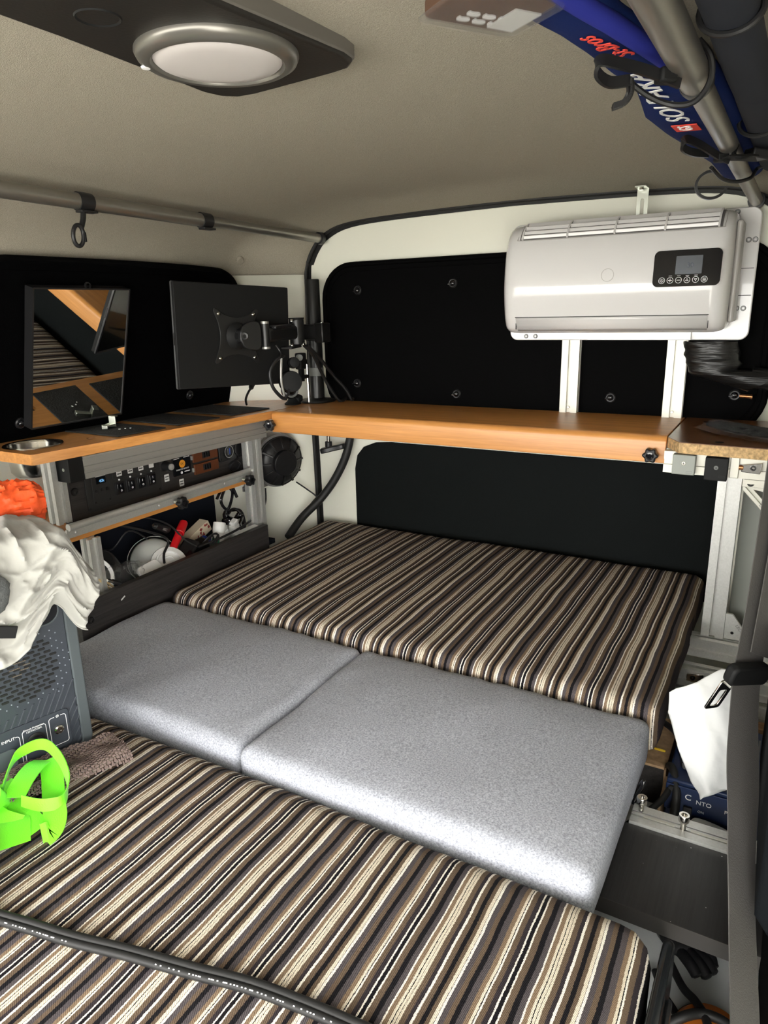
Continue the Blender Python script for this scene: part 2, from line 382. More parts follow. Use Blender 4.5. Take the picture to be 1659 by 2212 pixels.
ysW = [-.15, .1, .3, .45, .6, .8, 1.0, 1.2, 1.35, 1.42, 1.47, 1.5, 1.53, 1.56, 1.59, 1.62, 1.64, 1.655]
ysC = [-1.0, -.7, -.4]+ysW  # unseen roof run forward over the cab to shut out high sky
def loft(ys, sel, name, mat, th, kind='structure'):
    rows = [sel(section(y)) for y in ys]; mb = MB(); n = len(rows[0])
    dense = [[Vector((p.x, y, p.z)) for p in catmull([(a, 0, c) for a, c in r], 4)] for r, y in zip(rows, ys)]
    m = len(dense[0])
    vs = [p for r in dense for p in r]; fs = [(i*m+j, i*m+j+1, i*m+m+j+1, i*m+m+j) for i in range(len(ys)-1) for j in range(m-1)]
    mb.add(vs, fs); o = build(mb, name, mat, kind=kind, angle=60)
    md = o.modifiers.new('Solidify', 'SOLIDIFY'); md.thickness = th; md.offset = -1
    return o
def outward(o, centre):
    """make solidify grow away from the cabin"""
    me = o.data; c = Vector(centre)-o.location; f = me.polygons[len(me.polygons)//2]
    if f.normal.dot(c-f.center) < 0: me.flip_normals()
    return o
outward(loft(ysC, lambda s: s[4:]+[mirror(p) for p in s[4:-1]][::-1], 'ceiling', HEAD, .012), (XC, .8, .8))
outward(loft(ysW, lambda s: s[:5], 'wall_left', PAINT, .02), (XC, .8, .8))
outward(loft(ysW[1:], lambda s: [mirror(p) for p in s[:5]][::-1], 'wall_right', PAINT, .02), (XC, .8, .8))
build(MB().b2((-1.46, -1.05, -.03), (.26, 1.74, 0)), 'floor', FLOORM, kind='structure')
# unseen cab: dash wall, left door panel, plus headers added to block high sky
build(MB().b2((-1.44, -1.05, 0), (.24, -1.0, .60)).b2((-1.44, -1.05, 1.17), (.24, -1.0, 1.40)), 'wall_front_skyblock', DARKTRIM, kind='structure')
build(MB().b2((-1.44, -1.0, 0), (-1.40, -.16, .72)).b2((-1.33, -1.0, 1.17), (-1.29, -.16, 1.36)), 'door_skyblock_1', DARKTRIM, kind='structure')
build(MB().b2((.09, -1.0, 1.17), (.13, .09, 1.36)), 'door_skyblock_2', DARKTRIM, kind='structure')  # only an added header over the open right doorway, keeps light low
build(MB().b2((-30, -30, -.40), (30, 30, -.35)), 'ground_bounce', GROUNDM, kind='structure')  # unseen ground, added to bounce daylight into the van
# tailgate
tg = [(x+.012*(1 if x < -.7 else 0), z-.010*(1 if z > 1.2 else 0)) for x, z in REAR]
tgl = [(p.x, p.z) for p in catmull([(a, 0, c) for a, c in tg], 4)]
poly = tgl+[mirror(p) for p in tgl[:-1]][::-1]
TG = frame((0, 1.70, 0), (1, 0, 0), (0, 0, 1))
build(MB(TG).prism(poly, 0, .045), 'wall_back', PAINT, kind='structure', bevel=.016, seg=4)
build(MB().b2((-1.25, 1.702, 0), (.05, 1.72, 1.40)), 'wall_leak_plate', PAINT, kind='structure')  # added backing plate, stops sky leaking in round the tailgate edge
build(MB().prism([(-1.30, 0), (-1.30, 1.42), (.10, 1.42), (.10, 0)], 0, .045, frame((0, 1.7015, 0), (1, 0, 0), (0, 0, 1)), holes=[[(x, z+.0005) for x, z in poly]]), 'trim_2', RUBBER, kind='structure')
rl = [(p.x, 1.648, p.z) for p in catmull([(a, 0, c) for a, c in REAR], 4)]
build(MB().tube(rl+[(2*XC-p[0], p[1], p[2]) for p in rl[:-1]][::-1], .0055, res=1, n=10), 'trim_1', RUBBER, kind='structure')
# white raised floor over the wheel
build(MB().b2((-.42, .45, 0), (.18, 1.28, .20)), 'floor_riser', WHITEFLOOR, kind='structure', bevel=.02, seg=3)

# headliner fixings
for i, (x, y, z, l) in enumerate(((-1.19, 1.475, 1.205, 'small round headliner clip above the white rear pillar'), (-.70, 1.13, 1.356, 'flat round headliner clip in the middle of the ceiling'))):
    n = Vector((.93, -.3, -.2)) if i == 0 else Vector((0, 0, -1))
    p = Vector((x, y, z))
    if i == 0: p = Vector((-1.286, 1.50, 1.225)); n = Vector((.75, -.35, -.55))
    build(MB().lathe([(0, .0035), (.008, .003), (.010, .001), (.0105, -.004)], p, n, n=20), 'headliner_clip', HEAD, label=l, cat='clip', group='headliner clips')

# ================================================================== bed
def cushion(name, lo, hi, r, mat, label, puff=.008, wr=.0018, ns=1, edge=None, seed=0):
    lo = Vector(lo); hi = Vector(hi); c = (lo+hi)/2; h = (hi-lo)/2
    bm = bmesh.new(); nx, ny, nz = 56, 40, 8
    mb = MB(); idx = {}; vs = []; fs = []
    def key(i, j, k): return (i, j, k)
    def vert(i, j, k):
        q = (i, j, k)
        if q in idx: return idx[q]
        p = Vector(((i/nx*2-1)*h.x, (j/ny*2-1)*h.y, (k/nz*2-1)*h.z))
        inner = Vector([max(-(h[a]-r), min(h[a]-r, p[a])) for a in range(3)]); d = p-inner
        if d.length > 1e-7: p = inner+d.normalized()*min(r, max(abs(d.x), abs(d.y), abs(d.z)))
        ux, uy = i/nx*2-1, j/ny*2-1
        if k == nz or p.z > 0:
            t = max(p.z/h.z, 0); p.z += puff*(1-ux**4)*(1-uy**4)*t
            g = noise.noise(Vector((p.x*5+seed, p.y*5, seed)))*wr*1.2+noise.noise(Vector((p.x*16+seed, p.y*9, 3+seed)))*wr*.6
            e = max(abs(ux)**6, abs(uy)**6); g += noise.noise(Vector((p.x*40+seed, p.y*14, 9)))*wr*1.1*e
            p.z += g*t
        s = noise.noise(Vector((p.x*6, p.y*6, 7+seed)))*.004
        if j == 0 or j == ny: p.y += s
        if i == 0 or i == nx: p.x += s
        idx[q] = len(vs); vs.append(p+c); return idx[q]
    for i in range(nx):
        for j in range(ny):
            fs.append((vert(i, j, nz), vert(i+1, j, nz), vert(i+1, j+1, nz), vert(i, j+1, nz)))
            fs.append((vert(i, j, 0), vert(i, j+1, 0), vert(i+1, j+1, 0), vert(i+1, j, 0)))
    for k in range(nz):
        for i in range(nx):
            fs.append((vert(i, 0, k), vert(i+1, 0, k), vert(i+1, 0, k+1), vert(i, 0, k+1)))
            fs.append((vert(i, ny, k), vert(i, ny, k+1), vert(i+1, ny, k+1), vert(i+1, ny, k)))
        for j in range(ny):
            fs.append((vert(0, j, k), vert(0, j, k+1), vert(0, j+1, k+1), vert(0, j+1, k)))
            fs.append((vert(nx, j, k), vert(nx, j+1, k), vert(nx, j+1, k+1), vert(nx, j, k+1)))
    bm.free(); mb.add(vs, fs)
    return build(mb, name, mat, label=label, cat='cushion', group='bed cushions', angle=80)
cushion('bed_cushion', (-1.142, 1.000, .421), (-.112, 1.622, .508), .024, STRIPE, 'brown, black and cream striped cushion at the rear under the table', puff=.006, wr=.0022, seed=1)
cushion('bed_cushion', (-1.142, .648, .421), (-.633, .9965, .494), .016, HEATHER, 'plain grey cushion next to the dark storage tray', puff=.008, wr=.003, seed=4)
cushion('bed_cushion', (-.630, .642, .421), (-.122, .9965, .494), .016, HEATHER, 'plain grey cushion next to the black step board', puff=.008, wr=.003, seed=8)
cushion('bed_cushion', (-1.10, .08, .34), (-.050, .640, .476), .034, STRIPE, 'brown and cream striped cushion nearest the viewer, with black cable lying on it', puff=.003, wr=.001, seed=12)
bb = thing('bed_platform', 'dark board bed platform under the rear cushions', 'bed base', (-.7, 1.12, 0))
build(MB().b2((-1.14, .655, .40), (-.33, 1.62, .42)), 'deck', ASH_Y, bb)
build(MB().b2((-1.14, .655, 0), (-1.12, 1.62, .40)), 'side_panel', ASH_Y, bb)
build(MB().b2((-.35, .90, 0), (-.33, 1.62, .40)), 'side_panel', ASH_Y, bb)
build(MB().b2((-.33, 1.02, .40), (-.15, 1.62, .42)), 'rear_ledge', ASH_Y, bb)
build(MB().b2((-1.08, .12, 0), (-.12, .60, .335)), 'seat_box', DARKTRIM, label='dark seat box under the nearest striped cushion', cat='seat box', bevel=.02)

# ================================================================== table, desk, shelf
ZT = .854
ap = [(1.64, ZT-.022), (1.415, ZT-.022), (1.41, ZT-.052), (1.39, ZT-.052), (1.39, ZT-.012)]+[(1.39+.012*(1-math.cos(a)), ZT-.012+.012*math.sin(a)) for a in (PI/8, PI/4, 3*PI/8)]+[(1.402, ZT), (1.64, ZT)]
XT0, XT1 = -1.129, -.189
mb = MB()
n = len(ap)
vs = [(XT0, y, z) for y, z in ap]+[(XT1, y, z) for y, z in ap]
mb.add(vs, [tuple(range(n)), tuple(range(2*n-1, n-1, -1))]+[(i, i+n, (i+1) % n+n, (i+1) % n) for i in range(n)])
build(mb, 'counter_table', BEECH_X, label='orange beech table top with a deep front lip across the van', cat='table', bevel=.0012, angle=50)

dk = thing('side_desk', 'narrow beech side desk along the left window', 'desk', (-1.28, 1.2, .82))
outer = [(-1.402, .775), (-1.203, .775), (-1.199, .779), (-1.132, 1.395), (-1.132, 1.638), (-1.19, 1.638), (-1.24, 1.606), (-1.30, 1.568), (-1.345, 1.535), (-1.395, 1.47), (-1.402, 1.40)]
build(MB().prism(outer, ZT-.020, ZT, holes=[circle(.0505, 32, -1.292, .843), circle(.008, 14, -1.245, .942)]), 'desk_board', BEECH_Y, dk)
build(MB().lathe([(.0085, .0006), (.0085, -.006), (.006, -.006), (.006, -.019), (.0045, -.019)], (-1.245, .942, ZT), (0, 0, 1), n=18), 'grommet', BMETAL, dk)
cup = MB(); cup.lathe([(.056, .0015), (.055, .003), (.049, .0022), (.047, -.002), (.0455, -.045), (.040, -.052), (0, -.053)], (-1.292, .843, ZT), n=40)
cup.lathe([(.0495, .0005), (.0485, -.030), (.047, -.050), (.041, -.058), (0, -.059)], (-1.292, .843, ZT), n=40)
build(cup, 'cup_holder', STEEL, label='polished steel bowl set into the near end of the side desk', cat='bowl')
for i, (y0, y1, l) in enumerate(((.972, 1.092, 'dark slate mat nearest the steel bowl, with a metal clip on it'), (1.130, 1.252, 'middle dark slate mat on the side desk'), (1.292, 1.425, 'dark slate mat by the table corner under the monitor'))):
    a = MB().prism([(-1.368, y0), (-1.198+.012*i, y0), (-1.186+.012*i, y1), (-1.360, y1)], ZT+.0006, ZT+.0034)
    build(a, 'slate_mat', SLATE, label=l, cat='mat', group='slate mats on the side desk', bevel=.0008)
cl = thing('metal_clip', 'small bright aluminium clip standing on the slate mat', 'clip', (-1.292, 1.045, ZT+.004))
mb = MB(Matrix.Translation((-1.298, 1.032, ZT+.004)) @ Matrix.Rotation(.35, 4, 'Z'))
mb.box((0, 0, .006), (.014, .034, .003)); mb.box((0, -.016, .004), (.014, .003, .008)); mb.box((-.006, 0, .005), (.002, .034, .009))
build(mb, 'clip_body', ZINC, cl, bevel=.0008)
mb = MB(Matrix.Translation((-1.298, 1.032, ZT+.004)) @ Matrix.Rotation(.35, 4, 'Z'))
mb.box((0, .017, .012), (.016, .003, .024)); mb.box((0, .022, .023), (.016, .012, .003))
build(mb, 'clip_hook', ZINC, cl, bevel=.0008)
for i, (x, y) in enumerate(((-1.262, 1.030), (-1.258, 1.042), (-1.25, 1.05))):
    build(MB().box((x, y, ZT+.0042), (.004-.001*i, .003, .0012), (0, 0, i)), 'paint_flake', WHITEP, label='tiny white flake on the slate mat beside the metal clip', cat='flake', group='white flakes on the mat')

sh = thing('corner_shelf', 'dark brown shelf board with raw chipboard edge right of the table', 'shelf', (0, 1.45, ZT-.02))
so = [(-.186, 1.64), (-.186, 1.386), (-.160, 1.338), (.17, 1.318), (.17, 1.60), (.0, 1.64)]
build(MB().prism(so, ZT-.020, ZT-.0012, holes=[circle(.027, 28, -.077, 1.525)]), 'chipboard_core', CHIP, sh)
build(MB().prism(so, ZT-.0012, ZT, holes=[circle(.027, 28, -.077, 1.525)]), 'laminate_top', SHELFTOP, sh)
for (x0, x1) in ((-.160, -.1295), (-.1285, -.0715), (-.0705, .17)):
    y0 = 1.338-(x0+.16)*.0606; y1 = 1.338-(x1+.16)*.0606
    build(MB().prism([(x0, y0), (x0, y0-.0012), (x1, y1-.0012), (x1, y1)], ZT-.0195, ZT-.0015), 'edge_piece', CHIP, sh)
for (x, y) in ((-.140, 1.588), (-.097, 1.362)):
    build(MB().lathe([(0, .0006), (.004, .0006), (.0075, .0004), (.008, -.001)], (x, y, ZT), n=18), 'screw_cap', BPLAM, sh)
build(MB().prism(circle(.0268, 28, -.077, 1.525), ZT-.0196, ZT-.012), 'hole_plug', PLY, sh)
# pouch in clear film on that shelf
po = thing('wrapped_pouch', 'long black pouch in clear film lying on the corner shelf', 'pouch', (-.06, 1.45, ZT))
def pouch(u, v):
    t = u; a = v*2*PI; L = Vector((-.128+.155*t, 1.497-.12*t, ZT+.011)); r = .014*math.sin(PI*min(.03+t*.97, .97))**.35
    k = 1+.12*noise.noise(Vector((t*14, math.cos(a)*2, math.sin(a)*2)))
    return L+Vector((.6, .8, 0))*r*1.5*k*math.cos(a)+Vector((0, 0, 1))*r*.72*k*math.sin(a)
build(MB().grid(pouch, 30, 16), 'pouch_body', BLACKVINYL, po)
def film(u, v):
    p = Vector((-.15+.19*u, 1.505-.145*u, ZT+.0015)); w = (v-.5)*.075*(.35+.65*min(1, u*3))
    q = p+Vector((.6, .8, 0))*w; hgt = max(0, 1-abs(v-.5)*2.6)*.021*min(1, u*6)+.0015*noise.noise(Vector((u*30, v*20, 1)))+.002
    return q+Vector((0, 0, hgt))
build(MB().grid(film, 30, 18), 'clear_film', CLEAR, po)

# ---------------------------------------------------------------- star knobs
def knob(label, p, n, up=(0, 0, 1), r=.0145, stud=.012):
    t = thing('star_knob', label, 'knob', p, 'black star knobs'); n = Vector(n).normalized()
    u = Vector(up).cross(n).normalized(); T = frame(p, u, n.cross(u))
    build(MB(T).cyl((0, 0, 0), (0, 0, stud+.002), .0045, n=14), 'stud', ZINC, t)
    pts = []
    for i in range(60):
        a = 2*PI*i/60; rr = r*(.90+.12*math.cos(6*a)); pts.append((rr*math.cos(a), rr*math.sin(a)))
    build(MB(T).prism(pts, stud, stud+.016), 'knob_head', BPLA, t, bevel=.003, seg=3)
    build(MB(T).lathe([(.0075, stud+.0155), (.0072, stud+.018), (.0045, stud+.0182), (.004, stud+.0165), (0, stud+.0165)], (0, 0, 0), n=20), 'centre_cap', BGLOSS, t)
    return t
knob('black star knob on the table lip beside the corner shelf', (-.2135, 1.389, .818), (0, -1, 0), stud=.003)
knob('black star knob at the corner where side desk meets table', (-1.128, 1.387, .822), (.3, -1, 0), stud=.006)
knob('black star knob in the middle of the silver lower rail', (-1.192, 1.100, .684), (1, -.05, 0), stud=.016)
knob('black star knob at the far end of the silver lower rail', (-1.192, 1.335, .684), (1, -.05, 0), stud=.016)

# ================================================================== left side unit
fb = thing('desk_beam', 'grey aluminium beam under the front edge of the side desk', 'beam', (-1.19, 1.13, .785))
def beam_x(y): return -1.197+(y-.86)*.075
T = frame((beam_x(.872), .872, .811), Vector((beam_x(1.385)-beam_x(.872), 1.385-.872, 0)), (0, 0, 1))
L = math.hypot(beam_x(1.385)-beam_x(.872), .513)
sec = [(-.022, 0), (.0225, 0), (.0225, .012), (.0185, .0125), (.0175, .0105), (.0035, .0105), (.0025, .0125), (-.006, .0125), (-.007, .0110), (-.010, .0110), (-.011, .0130), (-.022, .0130)]
mb = MB(T); k = len(sec)
mb.add([(0, a, b) for a, b in sec]+[(L, a, b) for a, b in sec], [tuple(range(k)), tuple(range(2*k-1, k-1, -1))]+[(i, i+k, (i+1) % k+k, (i+1) % k) for i in range(k)])
build(mb, 'extrusion', ALUG, fb, angle=25)
build(MB().b2((-1.226, .838, .787), (-1.186, .872, .834)), 'end_block', BPLAM, fb, bevel=.001)
build(MB(frame((-1.203, .838, .812), (1, 0, 0), (0, 0, 1))).lathe([(0, .0006), (.003, .0006), (.0035, 0)], (0, 0, 0), n=12), 'screw', ZINC, fb)

# control panel
cp = thing('control_panel', 'dark wood-grain control panel with switches and sockets under the side desk', 'panel', (-1.25, 1.16, .69))
build(MB().b2((-1.256, .868, .690), (-1.240, 1.458, .810)), 'board', ASH_Y, cp)
build(MB().lathe([(.009, 0), (.009, .118)], (-1.247, .866, .692), n=20), 'edge_post', ASH_Z, cp)
P = frame((-1.240, 0, 0), (0, 1, 0), (0, 0, 1))     # u = y, v = z, w = outwards
def plate(u0, u1, v0, v1, w0, w1, r, mat, name, par=cp, bevel=.0006):
    return build(MB(P).prism(rrect(u1-u0, v1-v0, r, 4, (u0+u1)/2, (v0+v1)/2), w0, w1), name, mat, par, bevel=bevel)
PANELM = pm('switch_plate', (.022, .022, .022), .45)
plate(.906, 1.108, .703, .797, 0, .003, .006, PANELM, 'switch_plate')
for (u, v) in ((.911, .709), (1.102, .709), (.911, .791)):
    build(MB(P).lathe([(0, .0042), (.0025, .0042), (.003, .003)], (u, v, 0), (0, 0, 1), n=12), 'screw', BMETAL, cp)
dpl = plate(.921, .9655, .716, .792, .003, .0045, .004, PANELM, 'display_plate')
for (u, v) in ((.925, .720), (.9615, .720), (.925, .788), (.9615, .788)):
    build(MB(P).lathe([(0, .0056), (.002, .0056), (.0024, .0045)], (u, v, 0), (0, 0, 1), n=10), 'screw', BMETAL, dpl)
build(MB(P).b2((.9315, .7585, .0045), (.9555, .7725, .0055)), 'display', LCD, dpl)
text('40k', .009, P, .945, .764, .0057, LCDTXT, dpl, 'digits', depth=.0001)
build(MB(P).b2((.931, .774, .0045), (.956, .786, .0052)), 'label_plate', LABELW, dpl)
blur_print(P, .9335, .9535, .7825, .0053, PRINTB, dpl, .0026)
blur_print(P, .9335, .9535, .7778, .0053, PRINTB, dpl, .0026)
for u in (.930, .9435, .957):
    build(MB(P).lathe([(0, .0065), (.0032, .0065), (.0038, .0055), (.0038, .004)], (u, .744, 0), (0, 0, 1), n=14), 'button', BPLA, dpl)
lf = plate(.9745, 1.0985, .759, .783, .003, .0042, .004, PANELM, 'label_frame')
for i, (u, s) in enumerate(((.992, 'LED'), (1.022, ''), (1.052, ''), (1.082, ''))):
    lb = plate(u-.0068, u+.0068, .7635, .7790, .0042, .0047, .001, LABELW, 'switch_label', lf, bevel=0)
    if s: text(s, .0052, P, u, .7745, .0048, PRINTB, lf, 'lettering', depth=.0001)
    else: blur_print(P, u-.005, u+.005, .7735, .0048, PRINTB, lf, .003)
    if i != 3: blur_print(P, u-.005, u+.005, .7685, .0048, PRINTB, lf, .0034)
    sw = plate(u-.0125-.003, u+.0125-.003, .7235, .7520, .003, .0062, .004, BPLA, 'rocker_switch')
    build(MB(P).prism(rrect(.017, .021, .002, 3, u-.003, .738), .0062, .0085), 'rocker', BGLOSS, sw, bevel=.001)
    build(MB(P).b2((u-.0035, .7400, .0085), (u-.0025, .7450, .0089)), 'mark', PRINTW, sw)
    build(MB(P).prism(circle(.0023, 12, u-.002, .7325), .0085, .0089, holes=[circle(.0013, 12, u-.002, .7325)]), 'mark', PRINTW, sw)
    for v in (.7555, .7865):
        build(MB(P).lathe([(0, .0048), (.0018, .0045), (.0022, .003)], (u-.001, v, 0), (0, 0, 1), n=10), 'indicator', PRINTW, cp)
kb = build(MB(P).lathe([(.0130, 0), (.0125, .004), (.0110, .006), (.0100, .018), (.006, .0185)], (1.1265, .757, 0), (0, 0, 1), n=26), 'rotary_knob', BPLA, cp)
build(MB(P).lathe([(.0075, .018), (.0075, .0215), (.0068, .022), (0, .022)], (1.1265, .757, 0), (0, 0, 1), n=24), 'metal_cap', ALU, kb)
for (u, v) in ((1.127, .7290), (1.1715, .7080)):
    plate(u-.007, u+.007, v-.0085, v+.0085, 0, .0007, .001, LABELW, 'small_label', bevel=0)
    blur_print(P, u-.0055, u+.0055, v+.003, .0008, PRINTB, cp, .003); blur_print(P, u-.005, u+.005, v-.003, .0008, PRINTB, cp, .003)
tp = plate(1.147, 1.204, .7265, .797, 0, .0035, .003, BGLOSS, 'timer_plate')
build(MB(P).prism(circle(.0095, 24, 1.176, .7535), .0035, .0042), 'amber_dot', AMBER, tp)
text('DC', .008, P, 1.176, .7535, .0044, PRINTB, tp, 'lettering', depth=.0001)
blur_print(P, 1.163, 1.189, .7830, .0037, PRINTW, tp, .0022)
for j in range(3):
    blur_print(P, 1.150, 1.168, .7775-.0048*j, .0037, PRINTW, tp, .0018); blur_print(P, 1.182, 1.2015, .7775-.0048*j, .0037, PRINTW, tp, .0018)
text('INVERTER REMOTE', .0048, P, 1.176, .7405, .0037, PRINTW, tp, 'lettering', depth=.0001)
blur_print(P, 1.181, 1.199, .7335, .0037, PRINTW, tp, .0026)
for (u, v) in ((1.176, .7900), (1.172, .7325)):
    build(MB(P).lathe([(0, .0050), (.002, .0050), (.0035, .0036)], (u, v, 0), (0, 0, 1), n=14), 'screw', PRINTW, tp)
for (v0, v1, du) in ((.7475, .7730, 0), (.7170, .7425, .002)):
    br = plate(1.2125+du, 1.2975, v0, v1, 0, .005, .0015, BROWNP, 'breaker')
    build(MB(P).b2((1.2430, v0+.006, .005), (1.2680, v1-.004, .0062)), 'window', BPLA, br)
    for q in range(3): build(MB(P).b2((1.2465+q*.008, v0+.008, .0062), (1.2505+q*.008, v1-.006, .0078)), 'toggle', BGLOSS, br)
    build(MB(P).b2((1.2080+du, v0+.008, 0), (1.2110+du, v1-.008, .0046)), 'terminal', ALU, br)
us = plate(1.302, 1.404, .7300, .7770, 0, .006, .007, BPLA, 'usb_plate', bevel=.0015)
for (u, m) in ((1.335, ALU), (1.373, BMETAL)):
    build(MB(P).lathe([(.0170, .006), (.0170, .0085), (.0155, .0088), (.0155, .0072), (0, .0072)], (u, .7535, 0), (0, 0, 1), n=30), 'socket', BPLA, us)
    build(MB(P).lathe([(.0158, .0087), (.0158, .0092), (.0148, .0092), (.0148, .0086)], (u, .7535, 0), (0, 0, 1), n=30), 'socket_ring', m, us)
for q in range(2): build(MB(P).b2((1.330+q*.007, .7455, .0072), (1.3335+q*.007, .7615, .0080)), 'usb_port', pm('usb_blue', (.02, .06, .30), .4) if q else BGLOSS, us)
for (u, v) in ((1.309, .7365), (1.309, .7705), (1.397, .7365), (1.397, .7705)):
    build(MB(P).lathe([(0, .0075), (.0025, .0075), (.003, .006)], (u, v, 0), (0, 0, 1), n=10), 'screw', BMETAL, us)
mb = MB(P @ Matrix.Translation((1.345, .716, .012)) @ Matrix.Rotation(-.6, 4, 'Z') @ Matrix.Rotation(.5, 4, 'X'))
mb.lathe([(.0165, 0), (.0165, .006), (.0150, .008), (.013, .008), (.013, .003), (0, .003)], (0, 0, 0), n=24); mb.box((-.008, .018, .002), (.006, .014, .003))
build(mb, 'dust_cap', BPLA, us)
for (u, v) in ((1.444, .7480), (.8815, .7540)):
    build(MB(P).lathe([(.0040, .0015), (.0042, .0030), (.0070, .0030), (.0085, .0015), (.0088, 0)], (u, v, 0), (0, 0, 1), n=20), 'bolt_head', BMETAL, cp)

# posts of the unit
for i, (x, y, z0, z1, w, l) in enumerate(((-1.232, .836, .702, .833, .030, 'aluminium post below the near end of the side desk'),
        (-1.200, .872, .505, .6645, .028, 'short aluminium post behind the grey draped cloth'), (-1.205, 1.392, .505, .786, .036, 'aluminium post at the far end of the storage tray'))):
    mb = MB(); extrusion(mb, (x, y, z0), (x, y, z1), w, w); build(mb, 'aluminium_post', ALU, label=l, cat='post', group='posts of the left unit', angle=25)
# mid shelf with silver rail
ms = thing('mid_shelf', 'beech shelf board with a silver tube rail along its front', 'shelf', (-1.3, 1.1, .664))
build(MB().prism([(-1.398, .822), (-1.2045, .822), (-1.2045, 1.372), (-1.398, 1.372)], .6655, .6865), 'shelf_board', BEECH_Y, ms)
mb = MB(); mb.tube([(-1.199, .826, .6985), (-1.199, 1.385, .6985)], .0075, n=18, res=1); build(mb, 'tube', ALU, ms)
mb = MB(); mb.b2((-1.2043, .822, .676), (-1.2000, 1.372, .694)); build(mb, 'flange', ALU, ms)
mb = MB(); mb.tube([(-1.199+.0075*math.cos(a), 1.385, .6985+.0075*math.sin(a)) for a in [i*PI/8-.3*PI for i in range(13)]], .0016, n=6, res=2); build(mb, 'end_lip', WHITEP, ms)
for y in (.842, 1.060, 1.275):
    build(MB(frame((-1.200, y, .6845), (0, 1, 0), (0, 0, 1))).lathe([(0, .0022), (.002, .002), (.0035, .0008), (.0037, 0)], (0, 0, 0), n=14), 'rivet', ALU, ms)
# storage tray
tr = thing('storage_tray', 'open tray with a dark wood-grain front board beside the bed', 'tray', (-1.28, 1.1, .44))
build(MB().b2((-1.170, .790, .424), (-1.1545, 1.375, .556)), 'front_board', ASH_Y, tr, bevel=.0012)
build(MB().b2((-1.40, .815, .490), (-1.171, 1.42, .502)), 'base_board', NAVY, tr)
build(MB().b2((-1.412, .78, .424), (-1.4005, 1.44, .700)), 'back_panel', NAVY, tr)
build(MB(frame((-1.1545, .813, .515), (0, 1, 0), (0, 0, 1))).lathe([(.0035, .0012), (.0038, .0025), (.0068, .0025), (.0078, .0012), (.008, 0)], (0, 0, 0), n=18), 'bolt_head', BMETAL, tr)
build(MB().box((-1.1540, .895, .5315), (.0012, .012, .0025), (.5, 0, 0)), 'paint_chip', WHITEP, tr)

# speaker and its bracket
sp = thing('speaker', 'round black speaker with a silver mounting ring on the rear pillar', 'speaker', (-1.22, 1.51, .61))
SD = Vector((.93, -.36, -.05)).normalized(); SO = Vector((-1.245, 1.535, .693))
u = Vector((0, 0, 1)).cross(SD).normalized(); ST = frame(SO, u, SD.cross(u))
build(MB(ST).lathe([(.060, -.016), (.076, -.016), (.0765, -.014), (.0765, .019), (.0755, .0205), (.066, .0205)], (0, 0, 0), n=48), 'mounting_ring', pm('satin_silver_ring', (.42, .42, .41), .3, .6), sp)
build(MB(ST).lathe([(.0685, .018), (.0685, .026), (.067, .030), (.062, .036), (.055, .042), (.040, .046), (.036, .047), (.036, .060), (.034, .062), (0, .062)], (0, 0, 0), n=48), 'basket', BPLA, sp)
for i in range(12):
    a = 2*PI*i/12
    mb = MB(ST @ Matrix.Rotation(a, 4, 'Z')); mb.box((.0535, 0, .040), (.032, .006, .010), (0, .45, 0)); build(mb, 'rib', BMETAL, sp, bevel=.001)
build(MB(ST).lathe([(.068, .0262), (.0705, .026), (.0705, .030), (.068, .031)], (0, 0, 0), n=48), 'gasket', RUBBER, sp)
sbk = thing('speaker_bracket', 'grey aluminium rails holding the speaker to the pillar', 'bracket', (-1.26, 1.50, .60))
for (z, y1) in ((.640, 1.535), (.745, 1.53)):
    mb = MB(); extrusion(mb, (-1.262, 1.420, z), (-1.262, y1, z), .022, .036); build(mb, 'rail', ALUG, sbk, angle=25)
mb = MB(); mb.b2((-1.274, 1.4205, .659), (-1.250, 1.443, .726)); build(mb, 'upright', ALU, sbk, bevel=.002)

# ---------------------------------------------------------------- things in the tray
ZB = .503
hp = thing('headband', 'white plastic ring with a dark inside at the near end of the tray', 'ring', (-1.245, .895, ZB))
R = Matrix.Translation((-1.262, .905, ZB+.048)) @ Euler((1.15, .3, .75)).to_matrix().to_4x4()
build(MB(R).lathe([(.040, -.009), (.047, -.009), (.048, 0), (.047, .009), (.040, .009), (.040, -.009)], (0, 0, 0), n=40), 'ring', WHITEP, hp)
build(MB(R).lathe([(0, -.004), (.0395, -.004), (.0395, .004), (0, .004)], (0, 0, 0), n=30), 'dark_disc', BPLAM, hp)
rc = thing('ribbed_cap', 'black ribbed cap behind the clear bag in the tray', 'cap', (-1.29, .945, ZB))  # black cap with ribbed sides
pts = [((.030+.0018*(i % 2))*math.cos(2*PI*i/44), (.030+.0018*(i % 2))*math.sin(2*PI*i/44)) for i in range(44)]
R = Matrix.Translation((-1.29, .958, ZB+.060)) @ Euler((.9, .2, .5)).to_matrix().to_4x4()
build(MB(R).prism(pts, -.045, .010), 'cap_body', BPLA, rc, bevel=.001)
build(MB(R).lathe([(0, .013), (.022, .012), (.028, .0098), (.026, .005)], (0, 0, 0), n=30), 'cap_top', BPLAM, rc)
def crumple(c, rx, ry, rz, seed, amp=.35, fq=2.2, nu=28, nv=18):
    def fn(u, v):
        a = u*2*PI; b = (v-.5)*PI; d = Vector((math.cos(a)*math.cos(b), math.sin(a)*math.cos(b), math.sin(b)))
        k = 1+amp*(noise.noise(d*fq+Vector((seed, 0, 0)))*.7+abs(noise.noise(d*fq*2.3+Vector((0, seed, 0))))*.5)
        return Vector(c)+Vector((d.x*rx*k, d.y*ry*k, d.z*rz*k))
    return fn
